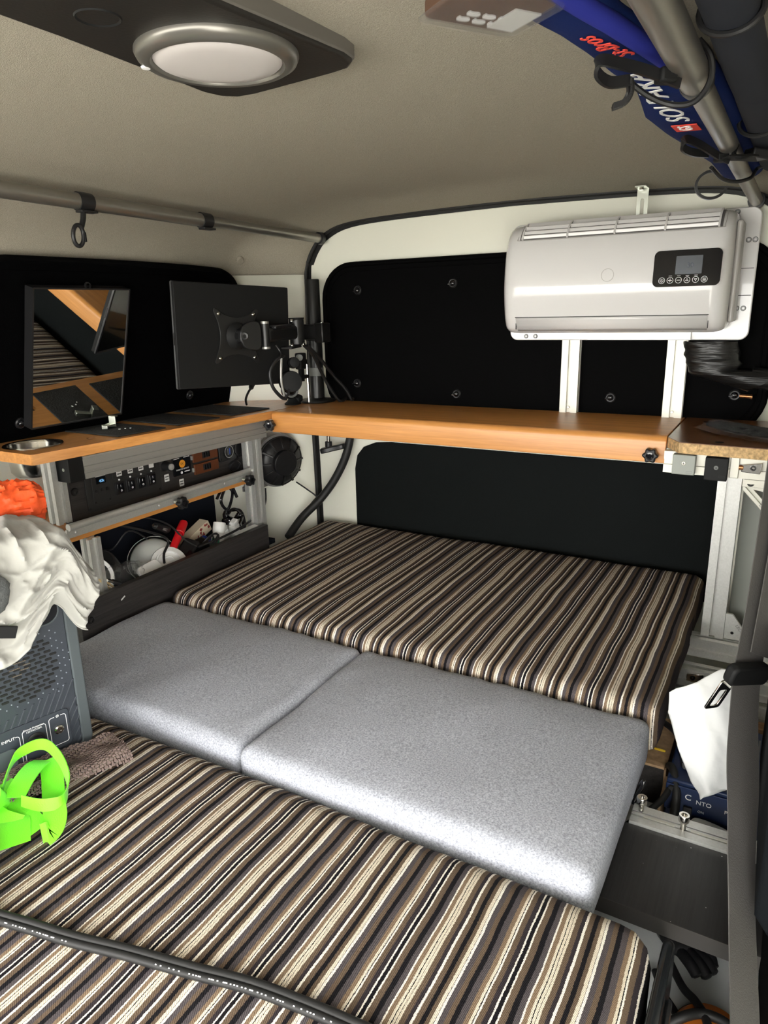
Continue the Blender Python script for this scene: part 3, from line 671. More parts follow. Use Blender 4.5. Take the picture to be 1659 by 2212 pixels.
build(MB().grid(crumple((-1.225, .962, ZB+.040), .026, .046, .030, 3, .45, 1.7, 40, 26), 40, 26), 'clear_bag', CLEAR, label='crumpled clear plastic bag in the tray', cat='plastic bag', angle=25)
for i in range(2):
    mb = MB(); mb.cyl((-1.195-.008*i, .872+.012*i, ZB+.072), (-1.185-.006*i, .925+.010*i, ZB+.005), .0028, .0022, n=8)
    build(mb, 'chopstick', BAMBOO, label=('pale bamboo chopstick nearer the tray front board', 'pale bamboo chopstick nearer the white plastic ring')[i], cat='chopstick', group='chopsticks in the tray')
ub = thing('usb_plug', 'black plug with a silver metal end at the near corner of the tray', 'plug', (-1.18, .895, ZB+.05))
R = Matrix.Translation((-1.176, .902, ZB+.057)) @ Euler((.1, .5, 1.2)).to_matrix().to_4x4()
build(MB(R).box((0, 0, 0), (.020, .014, .007)), 'grip', BPLA, ub, bevel=.0015)
build(MB(R).box((-.015, 0, 0), (.012, .011, .0045)), 'metal_end', STEEL, ub, bevel=.0004)
build(MB(R).tube([(.010, 0, 0), (.02, .006, -.01), (.006, .03, -.03)], .002), 'lead', BPLA, ub)
build(MB(Matrix.Translation((-1.198, .985, ZB+.020)) @ Euler((.6, .6, 0)).to_matrix().to_4x4()).lathe([(0, .002), (.009, .0015), (.010, 0), (.009, -.002), (0, -.002)], (0, 0, 0), n=20), 'orange_disc', pm('coral_plastic', (.85, .25, .13), .4), label='small coral disc below the clear bag in the tray', cat='disc')
build(MB(Matrix.Translation((-1.190, .972, ZB+.012)) @ Euler((.3, .2, .4)).to_matrix().to_4x4()).box((0, 0, 0), (.014, .022, .010)), 'battery', BGLOSS, label='little black battery beside the coral disc', cat='battery', bevel=.002)
bo = thing('white_bowl', 'large white dish lying tilted in the middle of the tray', 'dish', (-1.27, 1.07, ZB))
R = Matrix.Translation((-1.265, 1.080, ZB+.034)) @ Euler((.75, .55, .2)).to_matrix().to_4x4() @ Matrix.Scale(.84, 4)
build(MB(R).lathe([(0, .030), (.030, .029), (.055, .018), (.066, 0), (.068, -.006), (.064, -.006), (.060, 0), (.05, .014), (.03, .024), (0, .025)], (0, 0, 0), n=44), 'dish_shell', pm('translucent_grey_white', (.55, .57, .54), .35), bo)
build(MB(R).lathe([(.060, .0135), (.0665, .0035), (.0685, .002), (.0690, .0035), (.0605, .0165)], (0, 0, 0), n=44), 'dark_band', BPLAM, bo)
build(MB(R).lathe([(.0685, -.0065), (.071, -.004), (.071, .002), (.068, .003)], (0, 0, 0), n=44), 'rim', WHITEP, bo)
li = thing('white_lid', 'round white lid with raised rings in front of the dish', 'lid', (-1.21, 1.08, ZB))  # round lid with raised rings
R = Matrix.Translation((-1.215, 1.082, ZB+.034)) @ Euler((.35, .75, 0)).to_matrix().to_4x4()
build(MB(R).lathe([(0, .006), (.025, .006), (.026, .009), (.030, .009), (.031, .005), (.040, .004), (.042, 0), (.042, -.010), (.039, -.010), (.039, -.002), (0, -.002)], (0, 0, 0), n=40), 'lid_body', WHITEP, li)
build(MB(R).lathe([(.012, .0062), (.0135, .0072), (.015, .0062)], (0, 0, 0), n=30), 'centre_ring', WHITEP, li)
bx = thing('white_case', 'flat white case with a round button leaning on the tray front', 'case', (-1.19, 1.03, ZB))
R = Matrix.Translation((-1.205, 1.025, ZB+.026)) @ Euler((.15, .8, .1)).to_matrix().to_4x4()
build(MB(R).prism(rrect(.062, .060, .008, 4), -.004, .004), 'case_body', WHITEP, bx, bevel=.0015)
build(MB(R).lathe([(.0075, .004), (.008, .0046), (.009, .0046), (.0095, .004)], (0, 0, 0), n=24), 'button', WHITEP, bx)
# cables and electronics
build(MB().tube([(-1.30, .93, ZB+.155), (-1.27, .98, ZB+.150), (-1.24, 1.055, ZB+.115), (-1.225, 1.095, ZB+.085), (-1.215, 1.07, ZB+.060), (-1.20, 1.055, ZB+.045)], .003, n=8), 'black_cable', BPLA, label='black cable arching over the white dish', cat='cable')
build(MB().tube([(-1.31, 1.02, ZB+.140), (-1.28, 1.06, ZB+.145), (-1.25, 1.12, ZB+.115), (-1.23, 1.15, ZB+.07), (-1.205, 1.165, ZB+.05)], .0022, n=8), 'black_cable', BPLA, label='thin black cable rising behind the red torch', cat='cable')
build(MB().tube([(-1.33, .94, ZB+.12), (-1.315, 1.0, ZB+.075), (-1.30, 1.05, ZB+.11), (-1.285, 1.10, ZB+.07), (-1.26, 1.13, ZB+.04)], .002, n=8), 'black_cable', BPLA, label='thin black cable lying along the back of the tray', cat='cable')
pl = thing('car_plug', 'black car power plug above the red torch in the tray', 'plug', (-1.27, 1.12, ZB+.1))
R = Matrix.Translation((-1.262, 1.115, ZB+.104)) @ Euler((-.5, .3, 0)).to_matrix().to_4x4()
build(MB(R).cyl((0, -.028, 0), (0, .020, 0), .008, .0105, n=16), 'plug_body', BPLA, pl, bevel=.001)
build(MB(R).b2((.006, -.006, -.003), (.0095, .010, .003)), 'label_plate', GREYP, pl)
build(MB(R).cyl((0, -.034, 0), (0, -.027, 0), .0035, n=10), 'tip', STEEL, pl)
rt_ = thing('red_torch', 'glossy red torch half hidden under black adapters', 'torch', (-1.24, 1.12, ZB))
mb = MB(); mb.cyl((-1.225, 1.095, ZB+.045), (-1.245, 1.150, ZB+.080), .0085, .010, n=20); build(mb, 'barrel', REDP, rt_, bevel=.002)
mb = MB(); mb.cyl((-1.246, 1.152, ZB+.081), (-1.258, 1.182, ZB+.100), .012, .010, n=20); build(mb, 'head', REDP, rt_, bevel=.002)
mb = MB(); mb.cyl((-1.224, 1.092, ZB+.043), (-1.220, 1.083, ZB+.037), .006, n=16); build(mb, 'tail_cap', STEEL, rt_)
for i, (x, y, z, e, d) in enumerate(((-1.225, 1.155, ZB+.042, (.5, .3, .4), (.040, .052, .026)), (-1.205, 1.135, ZB+.030, (.2, -.4, .9), (.030, .040, .022)), (-1.235, 1.195, ZB+.035, (.3, .2, -.3), (.036, .055, .024)))):
    l = ('black power adapter on top of the red torch', 'black power adapter at the tray front by the white lid', 'black power adapter beside the patterned box')[i]
    t = thing('power_adapter', l, 'adapter', (x, y, ZB), 'adapters in the tray'); R = Matrix.Translation((x, y, z)) @ Euler(e).to_matrix().to_4x4()
    build(MB(R).box((0, 0, 0), d), 'adapter_body', BPLA, t, bevel=.006, seg=3)
    build(MB(R).cyl((0, -d[1]/2, 0), (0, -d[1]/2-.016, .003), .0035, .0025, n=10), 'strain_relief', STEEL if i == 1 else BPLAM, t)
def coil(c, r, turns, seed, zsp=.02, wob=.4):
    rr = random.Random(seed); pts = []
    for i in range(turns*7):
        a = 2*PI*i/7; k = 1+wob*rr.uniform(-.5, .5)
        pts.append((c[0]+r*k*.55*math.cos(a), c[1]+r*k*math.sin(a), max(ZB+.004, c[2]+zsp*rr.uniform(-.5, .5)+r*.35*math.cos(a*1+seed))))
    return pts
build(MB().tube(coil((-1.20, 1.18, ZB+.038), .042, 3, 5, .03), .0022, n=7, res=5), 'coiled_cable', BPLA, label='coiled thin black cable at the tray front edge', cat='cable')
build(MB().tube(coil((-1.245, 1.345, ZB+.065), .034, 4, 9, .035), .0042, n=8, res=5), 'knotted_cable', BGLOSS, label='glossy black cable knotted at the far end of the tray', cat='cable')
build(MB().tube([(-1.28, 1.325, ZB+.12), (-1.27, 1.345, ZB+.150), (-1.255, 1.36, ZB+.135), (-1.262, 1.345, ZB+.09), (-1.27, 1.33, ZB+.115), (-1.258, 1.352, ZB+.16), (-1.245, 1.365, ZB+.12)], .004, n=8), 'looped_cable', BGLOSS, label='looped black cable standing above the knotted cable', cat='cable')
build(MB().tube([(-1.185, 1.15, ZB+.056), (-1.18, 1.22, ZB+.058), (-1.182, 1.28, ZB+.060), (-1.185, 1.33, ZB+.066), (-1.20, 1.36, ZB+.062)], .003, n=8), 'black_cable', BPLA, label='black cable draped along the top of the tray front', cat='cable')
b1 = thing('patterned_box', 'small cream box with a dark red pattern leaning in the tray', 'box', (-1.27, 1.22, ZB))
R = Matrix.Translation((-1.285, 1.235, ZB+.045)) @ Euler((.38, 0, 0)).to_matrix().to_4x4()
build(MB(R).box((0, 0, 0), (.030, .100, .030)), 'box_body', pm('cream_card', (.70, .60, .45), .5), b1, bevel=.001)
mb = MB(R)
rr = random.Random(3)
for i in range(26):
    y = rr.uniform(-.045, .045); z = rr.uniform(-.010, .010); mb.box((.0152, y, z), (.0006, rr.uniform(.003, .008), rr.uniform(.002, .006)), (rr.uniform(0, 3), 0, 0))
build(mb, 'red_pattern', pm('dark_red_print', (.30, .02, .02), .5), b1)
b2_ = thing('blue_box', 'blue and white card packet under the patterned box', 'packet', (-1.25, 1.2, ZB))
R = Matrix.Translation((-1.250, 1.215, ZB+.022)) @ Euler((.3, .25, .1)).to_matrix().to_4x4()
build(MB(R).box((0, 0, 0), (.028, .075, .024)), 'packet_body', BLUEP, b2_, bevel=.001)
build(MB(R).box((.0146, .024, 0), (.0008, .022, .022)), 'white_patch', WHITEP, b2_)
bt = thing('white_tube', 'white tube with a green stripe and flip cap standing in the tray', 'tube', (-1.225, 1.26, ZB))
BD = Vector((-.01, .035, .082)).normalized(); BO = Vector((-1.215, 1.238, ZB+.006))
build(MB().lathe([(0, 0), (.015, 0), (.017, .003), (.0165, .045), (.014, .054)], BO, BD, n=26), 'tube_body', WHITEP, bt)
build(MB().lathe([(.0172, .006), (.0172, .038)], BO, BD, n=12, a0=3.6, a1=4.9), 'green_stripe', GREENP, bt)
build(MB().lathe([(.0135, .052), (.0155, .056), (.0160, .078), (.0150, .080), (.0125, .080), (.0120, .074), (0, .073)], BO, BD, n=26), 'flip_cap', WHITEP, bt)
for i, (x, y, z, l) in enumerate(((-1.235, 1.292, ZB+.040, 'white plug adapter right beside the white tube'), (-1.225, 1.322, ZB+.048, 'white plug adapter next to the knotted cable'))):
    t = thing('white_adapter', l, 'adapter', (x, y, ZB), 'white adapters in the tray'); R = Matrix.Translation((x, y, z)) @ Euler((.35, .2, .2*i)).to_matrix().to_4x4()
    build(MB(R).box((0, 0, -.012), (.022, .024, .050)), 'adapter_body', WHITEP, t, bevel=.004, seg=3)
    build(MB(R).box((0, .002, .019), (.016, .020, .014)), 'adapter_head', WHITEP, t, bevel=.003, seg=3)
wp = thing('white_strip', 'white flat strip lying at the far front of the tray', 'strip', (-1.185, 1.32, ZB))
build(MB().box((-1.188, 1.325, ZB+.048), (.014, .085, .004), (0, .2, 0)), 'strip_body', WHITEP, wp, bevel=.001)
build(MB().box((-1.188, 1.365, ZB+.0235), (.010, .006, .045)), 'strip_foot', WHITEP, wp)

# ================================================================== left window: cover, mirror
LN = Vector((1, 0, -.26)).normalized()
LV = Vector((.26, 0, 1)).normalized()                    # up the sloping side
WL = frame((-1.398, 0, .868), (0, 1, 0), LV)              # u = y, v up the wall, w = into the cabin
lc = thing('window_cover', 'black quilted cover over the left side window', 'window cover', (-1.38, 1.15, .86))
cov = [(.70, -.010), (1.53, -.010), (1.548, .02), (1.535, .13), (1.510, .26), (1.485, .315), (1.44, .343), (1.38, .350), (1.18, .354), (.90, .354), (.83, .352), (.76, .34), (.70, .30)]
build(MB(WL).prism([(p.x, p.y) for p in catmull([(a, b, 0) for a, b in cov], 4, True)], .0125, .023), 'panel', BLACKFELT, lc, bevel=.004, seg=3)
edge = [(1.53, -.005), (1.548, .02), (1.535, .13), (1.510, .26), (1.485, .315), (1.44, .343), (1.38, .350), (1.18, .354), (.90, .354), (.83, .352), (.76, .34), (.70, .30)]
build(MB(WL).tube([(a, b, .022) for a, b in edge], .006, n=10, res=5), 'piping', BLACKVINYL, lc)
build(MB(WL).tube([(a*.985+.014, b-.022, .0235) for a, b in edge[1:]], .0016, n=6, res=5), 'seam', BLACKFELT, lc)
def cup_at(T, u, v, w, label, group='suction cups on the window covers'):
    t = thing('suction_cup', label, 'suction cup', T @ Vector((u, v, w)), group); M = T @ Matrix.Translation((u, v, w))
    build(MB(M).lathe([(.0115, 0), (.0115, .002), (.0095, .0038), (.007, .0034)], (0, 0, 0), n=24), 'grommet', BPLA, t)
    build(MB(M).lathe([(.0070, .001), (.0070, .0065), (.0055, .0085), (.0025, .0095), (0, .0098)], (0, 0, 0), n=20), 'nipple', BGLOSS, t)
    mb = MB(M); mb.box((-.007, -.002, .008), (.008, .004, .002)); build(mb, 'pull_tab', BGLOSS, t, bevel=.0006)
cup_at(WL, .872, .028, .0235, 'black suction cup left of the mirror')
cup_at(WL, 1.352, .030, .0235, 'black suction cup below the monitor')
ya, ti = math.radians(.5), math.radians(16)
mu = Vector((math.sin(ya), math.cos(ya), 0)); mn = Vector((math.cos(ya)*math.cos(ti), -math.sin(ya)*math.cos(ti), -math.sin(ti)))
MF = frame(Vector((-1.299, .988, 1.0143))-mn*.028, mu, mn.cross(mu))
mi = thing('mirror', 'rectangular mirror in a thin black frame on the left window cover', 'mirror', (-1.37, 1.02, .865))
MW, MH, MU, MV = .229, .286, 0, 0
build(MB(MF).prism(rrect(MW, MH, .002, 2, MU, MV), .006, .0275), 'backing', BPLA, mi)
build(MB(MF).prism(rrect(MW-.006, MH-.006, .001, 2, MU, MV), .0276, .0284), 'glass', MIRRORM, mi)
build(MB(MF).prism(rrect(MW, MH, .002, 2, MU, MV), .0275, .0300, holes=[rrect(MW-.006, MH-.006, .001, 2, MU, MV)]), 'frame', BPLA, mi)
build(MB(MF).prism(circle(.007, 20, MU+.01, MV+MH/2+.004), .0226, .0265, holes=[circle(.005, 20, MU+.01, MV+MH/2+.004)]), 'hang_loop', BPLA, mi)

# ================================================================== rear window cover and lower board
RW = frame((0, 1.655, 0), (1, 0, 0), (0, 0, 1))
rc_ = thing('window_cover', 'black vinyl cover over the tailgate window', 'window cover', (-.58, 1.65, .82))
rp = rrect(1.078, .385, .085, 8, -.583, 1.0145)
build(MB(RW).prism(rp, .0005, .011), 'panel', BLACKVINYL, rc_, bevel=.003)
build(MB(RW).tube([(a, b, .011) for a, b in rrect(1.082, .389, .087, 8, -.583, 1.0145)], .0065, n=10, closed=True, res=1), 'piping', BLACKVINYL, rc_)
build(MB(RW).tube([(a, b, .0112) for a, b in rrect(1.05, .357, .075, 8, -.583, 1.0145)], .0016, n=6, closed=True, res=1), 'seam', BLACKVINYL, rc_)
for (u, v, l) in ((-1.017, 1.144, 'suction cup at the upper left of the tailgate cover'), (-.743, 1.152, 'suction cup at the top middle of the tailgate cover'), (-1.028, .902, 'suction cup at the lower left of the tailgate cover'),
        (-.732, .884, 'suction cup at the lower middle of the tailgate cover'), (-.351, .890, 'suction cup between the two air conditioner posts'), (-.098, .905, 'suction cup beside the copper stub')):
    cup_at(RW, u, v, .0112, l)
lb = [(-1.049, .43), (-1.049, .66), (-1.040, .70), (-1.018, .725), (-.98, .740), (-.93, .744), (-.10, .744), (-.07, .72), (-.065, .43)]
build(MB(RW).prism(lb, .0005, .008), 'tailgate_board', CHARCOAL, label='dark charcoal board on the lower tailgate above the striped cushion', cat='board', bevel=.002)
build(MB(RW).lathe([(0, .0022), (.002, .002), (.003, 0)], (-1.0, .672, .008), n=10), 'board_pin', CHARCOAL, label='tiny pin at the upper left of the charcoal tailgate board', cat='pin')
cs = thing('copper_stub', 'short copper tube end by the lower right window cover edge', 'tube end', (-.08, 1.63, .89))
build(MB().cyl((-.088, 1.6290, .9055), (-.066, 1.6290, .9045), .0042, n=16), 'tube_end', COPPER, cs)
build(MB().cyl((-.0675, 1.6290, .9046), (-.064, 1.6290, .9044), .0050, n=16), 'flare', COPPER, cs)

# ================================================================== monitor on its arm
MU_ = Vector((.259, .966, -.045)).normalized()                       # along the monitor's width
MN = Vector((.966, -.259, 0)).normalized(); MVv = MN.cross(MU_).normalized()
MT = frame((-1.124, 1.279, 1.044), MU_, MVv)                         # w = towards the cabin (its back)
mo = thing('monitor', 'flat black monitor seen from behind, hanging over the side desk', 'monitor', (-1.13, 1.28, .92))
build(MB(MT).prism(rrect(.306, .228, .003, 3), -.012, -.003), 'back_shell', BPLAM, mo, bevel=.001)
build(MB(MT).prism(rrect(.308, .230, .003, 3), -.0165, -.012), 'bezel', pm('dark_grey_edge', (.06, .06, .062), .35), mo, bevel=.0006)
build(MB(MT).prism(rrect(.298, .218, .001, 2), -.0170, -.0165), 'screen', BGLOSS, mo)
build(MB(MT).b2((-.155, -.020, -.0140), (-.1542, .006, -.0105)), 'side_button', BPLA, mo)
build(MB(MT).prism([(p.x, p.y) for p in catmull([(-.060, .056, 0), (-.052, .060, 0), (-.030, .046, 0), (0, .041, 0), (.030, .046, 0), (.052, .060, 0), (.060, .056, 0), (.049, .030, 0), (.044, 0, 0), (.049, -.030, 0), (.060, -.056, 0), (.052, -.060, 0), (.030, -.046, 0), (0, -.041, 0), (-.030, -.046, 0), (-.052, -.060, 0), (-.060, -.056, 0), (-.049, -.030, 0), (-.044, 0, 0), (-.049, .030, 0)], 4, True)], -.003, .0005), 'vesa_plate', BMETAL, mo, bevel=.0005)
for (u, v) in ((-.047, .049), (.047, .049), (-.047, -.049), (.047, -.049)):
    build(MB(MT).lathe([(0, .0035), (.0025, .0034), (.0042, .0020), (.0045, .0005)], (u, v, 0), n=14), 'screw', STEEL, mo)

PX, PY = -1.127, 1.592
ar = thing('monitor_mount', 'black monitor pole with a folding arm on a round base', 'monitor arm', (PX, PY, ZT))
build(MB().lathe([(0, .001), (.049, .001), (.050, .003), (.049, .006), (.024, .009), (.020, .012)], (PX, PY, ZT), n=44), 'base_plate', BMETAL, ar)
build(MB().lathe([(.0195, .006), (.0195, .318), (.0185, .321), (0, .321)], (PX, PY, ZT), n=32), 'pole', BMETAL, ar)
build(MB().lathe([(.0202, 0), (.0202, .022)], (PX, PY, .925), n=32), 'grey_sleeve', GREYP, ar)
col = build(MB().lathe([(.0235, 0), (.0250, .002), (.0250, .040), (.0235, .042)], (PX, PY, 1.018), n=32), 'collar', BMETAL, ar)
for z in (1.016, 1.061): build(MB().cyl((PX+.036, PY-.016, z), (PX+.036, PY-.016, z+.004), .0045, n=12), 'clamp_bolt', STEEL, col)
build(MB().b2((PX+.018, PY-.028, 1.014), (PX+.046, PY+.010, 1.064)), 'clamp_lug', BMETAL, col, bevel=.003)
J = Vector((-1.083, 1.455, 1.046)); H = Vector((-1.072, 1.318, 1.044)); Cc = MT @ Vector((0, 0, .006))
def bar(mb, a, b, h, t):
    a = Vector(a); b = Vector(b); d = b-a; M = frame(a, d, (0, 0, 1)); L_ = d.length
    mb.add([p for p in [(0, -h/2, -t/2), (L_, -h/2, -t/2), (L_, h/2, -t/2), (0, h/2, -t/2), (0, -h/2, t/2), (L_, -h/2, t/2), (L_, h/2, t/2), (0, h/2, t/2)]],
           [(0, 3, 2, 1), (4, 5, 6, 7), (0, 1, 5, 4), (1, 2, 6, 5), (2, 3, 7, 6), (3, 0, 4, 7)], M); return mb
build(bar(MB(), (PX+.005, PY-.012, 1.040), J, .038, .026), 'rear_arm', BMETAL, ar, bevel=.004, seg=3)
jc = build(MB().cyl(J-Vector((0, 0, .031)), J+Vector((0, 0, .031)), .0185, n=28), 'elbow_joint', BMETAL, ar, bevel=.002)
build(MB().cyl(J+Vector((0, 0, .031)), J+Vector((0, 0, .034)), .0195, n=28), 'joint_cap', BPLAM, jc)
bp = MB(); bar(bp, J+Vector((.0, -.004, -.034)), J+Vector((.006, -.055, -.036)), .006, .030); build(bp, 'cable_plate', BMETAL, ar, bevel=.002)
for q in (-.045, .002): build(MB().lathe([(0, .003), (.003, .0028), (.0045, .0012), (.0048, 0)], J+Vector((.018, q, -.030)), (1, -.2, 0), n=12), 'bolt', STEEL, ar)
build(MB().lathe([(0, .006), (.004, .006), (.005, .004), (.005, 0)], J+Vector((.012, -.035, .026)), n=14), 'bolt', STEEL, ar)
fa = build(bar(MB(), J, H, .034, .022), 'front_arm', BMETAL, ar, bevel=.008, seg=3)
build(bar(MB(), J+Vector((.004, -.035, .016)), H+Vector((.006, .02, .017)), .010, .018), 'arm_cover', BPLA, fa, bevel=.003)
hg = build(MB().cyl(H-Vector((0, 0, .026)), H+Vector((0, 0, .026)), .0095, n=24), 'hinge', BMETAL, ar)
for s in (-1, 1): build(MB().cyl(H+Vector((0, 0, .026*s)), H+Vector((0, 0, .031*s)), .0098, n=24), 'hinge_cap', ALUG, hg)
yk = MB(); yk.prism([(p.x, p.y) for p in catmull([(-.028, -.020, 0), (.004, -.033, 0), (.018, -.020, 0), (.018, .020, 0), (.004, .033, 0), (-.028, .020, 0)], 3, True)], -.006, .006, frame(H+Vector((-.012, -.030, 0)), (.45, .89, 0), (0, 0, 1)))
build(yk, 'yoke', BMETAL, ar, bevel=.002)
build(MB(MT).lathe([(.030, .0006), (.031, .004), (.026, .010), (.016, .014), (.015, .026)], (0, 0, 0), n=30), 'swivel_dome', BPLAM, ar)
hd = build(MB(MT).prism(rrect(.028, .034, .010, 5), .014, .036), 'tilt_head', BPLA, ar, bevel=.002)
build(MB(MT @ Matrix.Translation((0, 0, .028)) @ Matrix.Rotation(-.5, 4, 'Y')).lathe([(.0095, .006), (.0095, .0115), (.008, .013), (.004, .0125), (.0035, .009), (0, .009)], (0, 0, 0), n=24), 'tilt_bolt', BMETAL, hd)
# allen key kept on the arm
build(MB().tube([(-1.118, 1.470, .979), (-1.113, 1.510, .977), (-1.112, 1.524, .974), (-1.112, 1.528, .962), (-1.112, 1.529, .935), (-1.112, 1.530, .8605)], .0024, n=6, res=4), 'allen_key', STEEL, label='bent silver hex key beside the monitor pole', cat='hex key')
# cables down the pole
build(MB().tube([(-1.075, 1.472, 1.012), (-1.072, 1.505, .985), (-1.078, 1.545, .940), (-1.074, 1.572, .90), (-1.060, 1.60, .8585), (-1.060, 1.632, .862)], .0042, n=10), 'monitor_cable', RUBBER, label='black cable hanging from the arm in front of the pole', cat='cable')
build(MB().tube([(-1.07, 1.476, 1.012), (-1.068, 1.53, .975), (-1.066, 1.58, .93), (-1.047, 1.612, .889), (-1.038, 1.626, .8595), (-1.038, 1.634, .862)], .0042, n=10), 'monitor_cable', RUBBER, label='black cable hanging right of the monitor pole', cat='cable')
# table clamp below
ck = thing('table_clamp', 'black clamp handle on a steel screw under the table corner', 'clamp', (-1.095, 1.560, .70))
build(MB().cyl((-1.098, 1.592, .735), (-1.098, 1.592, .8325), .0048, n=14), 'screw', STEEL, ck)
build(MB().cyl((-1.110, 1.592, .760), (-1.110, 1.592, .8325), .0042, n=14), 'guide_rod', STEEL, ck)
mb = MB(Matrix.Translation((-1.092, 1.588, .724)) @ Euler((.0, -.22, .35)).to_matrix().to_4x4()); mb.prism([(p.x, p.y) for p in catmull([(-.026, -.009, 0), (-.012, -.014, 0), (.012, -.009, 0), (.040, -.008, 0), (.043, .008, 0), (.012, .009, 0), (-.012, .014, 0), (-.026, .009, 0)], 3, True)], -.007, .007)
build(mb, 'handle', BPLA, ck, bevel=.003)
build(MB().cyl((-1.098, 1.592, .728), (-1.098, 1.592, .745), .010, n=18), 'hub', BPLA, ck, bevel=.002)

# headset hanging below the arm
he = thing('headset', 'black headset hooked under the monitor arm', 'headset', (-1.05, 1.37, .89))
hk = MB(); hk.tube([(-1.07, 1.352, 1.020), (-1.062, 1.356, 1.005), (-1.058, 1.352, .995), (-1.06, 1.345, .99)], .0022, n=8); build(hk, 'hook', BMETAL, he)
build(MB().tube([(-1.058, 1.365, .995), (-1.060, 1.335, .985), (-1.066, 1.318, .960), (-1.064, 1.322, .925), (-1.056, 1.343, .898), (-1.052, 1.356, .893)], .0042, n=10, res=6), 'headband', BPLA, he)
build(MB().tube([(-1.056, 1.352, .990), (-1.056, 1.348, .965), (-1.056, 1.346, .935), (-1.055, 1.352, .900)], .0030, n=8), 'slider', ALUG, he)
EN = Vector((.72, -.66, .12)).normalized(); eu = Vector((0, 0, 1)).cross(EN).normalized()
for (o_, r_) in ((Vector((-1.050, 1.376, .932)), .026), (Vector((-1.062, 1.408, .975)), .013)):
    E_ = frame(o_, eu, EN.cross(eu)); ec = build(MB(E_).lathe([(0, -.016), (r_*.8, -.015), (r_, -.010), (r_, .004), (r_*.93, .009), (r_*.4, .0105), (0, .0105)], (0, 0, 0), n=32), 'ear_cup', BPLAM, he)
    build(MB(E_).lathe([(r_*.97, -.012), (r_*1.06, -.018), (r_*.95, -.024), (r_*.5, -.022), (r_*.5, -.015)], (0, 0, 0), n=32), 'ear_pad', BLACKVINYL, ec)
build(MB().tube([(-1.050, 1.350, .897), (-1.046, 1.357, .905), (-1.048, 1.362, .915)], .003, n=8), 'yoke_arm', BPLA, he)
# small black clip block behind it
cb = thing('clip_block', 'small black clip block behind the headset at the monitor edge', 'clip', (-1.078, 1.447, .93))
build(MB().box((-1.074, 1.452, .975), (.018, .026, .040)), 'block', BPLAM, cb, bevel=.003)
build(MB().cyl((-1.068, 1.436, .985), (-1.060, 1.431, .985), .008, n=18), 'thumb_screw', GREYP, cb, bevel=.001)
build(MB().box((-1.074, 1.468, .972), (.010, .010, .012)), 'jaw', STEEL, cb, bevel=.001)
build(MB().cyl((-1.074, 1.452, .935), (-1.074, 1.478, .935), .005, n=12), 'peg', BPLAM, cb)
build(MB().b2((-1.079, 1.446, .925), (-1.069, 1.458, .957)), 'stem', BPLAM, cb)
# round speaker-like ball on the desk
wb = thing('ball_speaker', 'little black ball shaped speaker standing behind the monitor', 'speaker', (-1.165, 1.520, ZT))
BC = Vector((-1.163, 1.515, .893)); BNn = Vector((.85, -.5, .1)).normalized()
build(MB().lathe([(0, -.024)]+[(.024*math.sin(a), -.024*math.cos(a)) for a in [i*PI/12 for i in range(1, 9)]]+[(.018, .0135), (.015, .011), (.0135, .014), (.008, .019), (0, .021)], BC, BNn, n=28), 'ball', BGLOSS, wb)
build(MB().lathe([(.0150, .012), (.0175, .0155), (.0205, .0125), (.0195, .010)], BC, BNn, n=28), 'rim', GREYP, wb)
build(MB().lathe([(0, .0005), (.022, .0005), (.0225, .003), (.016, .008), (.010, .018)], (-1.160, 1.522, ZT), n=28), 'stand_foot', BPLAM, wb)
build(MB().box((-1.150, 1.535, .868), (.018, .020, .018), (.4, .3, 0)), 'stand_arm', BPLAM, wb, bevel=.004)
wc = thing('desk_plug', 'black cable plug drooping under the monitor edge', 'cable', (-1.25, 1.42, .86))
build(MB().tube([(-1.135, 1.330, .925), (-1.175, 1.375, .915), (-1.21, 1.400, .895), (-1.24, 1.425, .875), (-1.262, 1.452, .858)], .003, n=8), 'lead', RUBBER, wc)
build(MB().tube([(-1.12, 1.318, .9325), (-1.135, 1.330, .925), (-1.175, 1.375, .915)], .0065, n=12), 'plug_body', BPLAM, wc)

# ---------------------------------------------------------------- hose and wires at the rear pillar
build(MB().tube([(-1.040, 1.630, .822), (-1.046, 1.628, .765), (-1.060, 1.618, .70), (-1.090, 1.604, .635), (-1.125, 1.58, .58), (-1.160, 1.53, .53), (-1.165, 1.47, .49)], .0115, n=14, res=8), 'corrugated_hose', RUBBER, label='thick black hose curving down behind the rear striped cushion', cat='hose')
build(MB().tube([(-1.128, 1.592, .585), (-1.140, 1.578, .575), (-1.160, 1.54, .535), (-1.172, 1.495, .50)], .006, n=10), 'black_cable', RUBBER, label='black cable running beside the thick hose', cat='cable')
build(MB().tube([(-1.195, 1.562, .625), (-1.178, 1.590, .598), (-1.158, 1.602, .578), (-1.140, 1.603, .555)], .0022, n=7), 'speaker_wire', RUBBER, label='thin black wire from the speaker towards the hose', cat='wire')
build(MB().tube([(-1.240, 1.478, .622), (-1.232, 1.466, .59), (-1.230, 1.45, .565), (-1.232, 1.44, .53), (-1.232, 1.438, .48)], .0022, n=7), 'speaker_wire', RUBBER, label='thin black wire dropping below the speaker bracket', cat='wire')

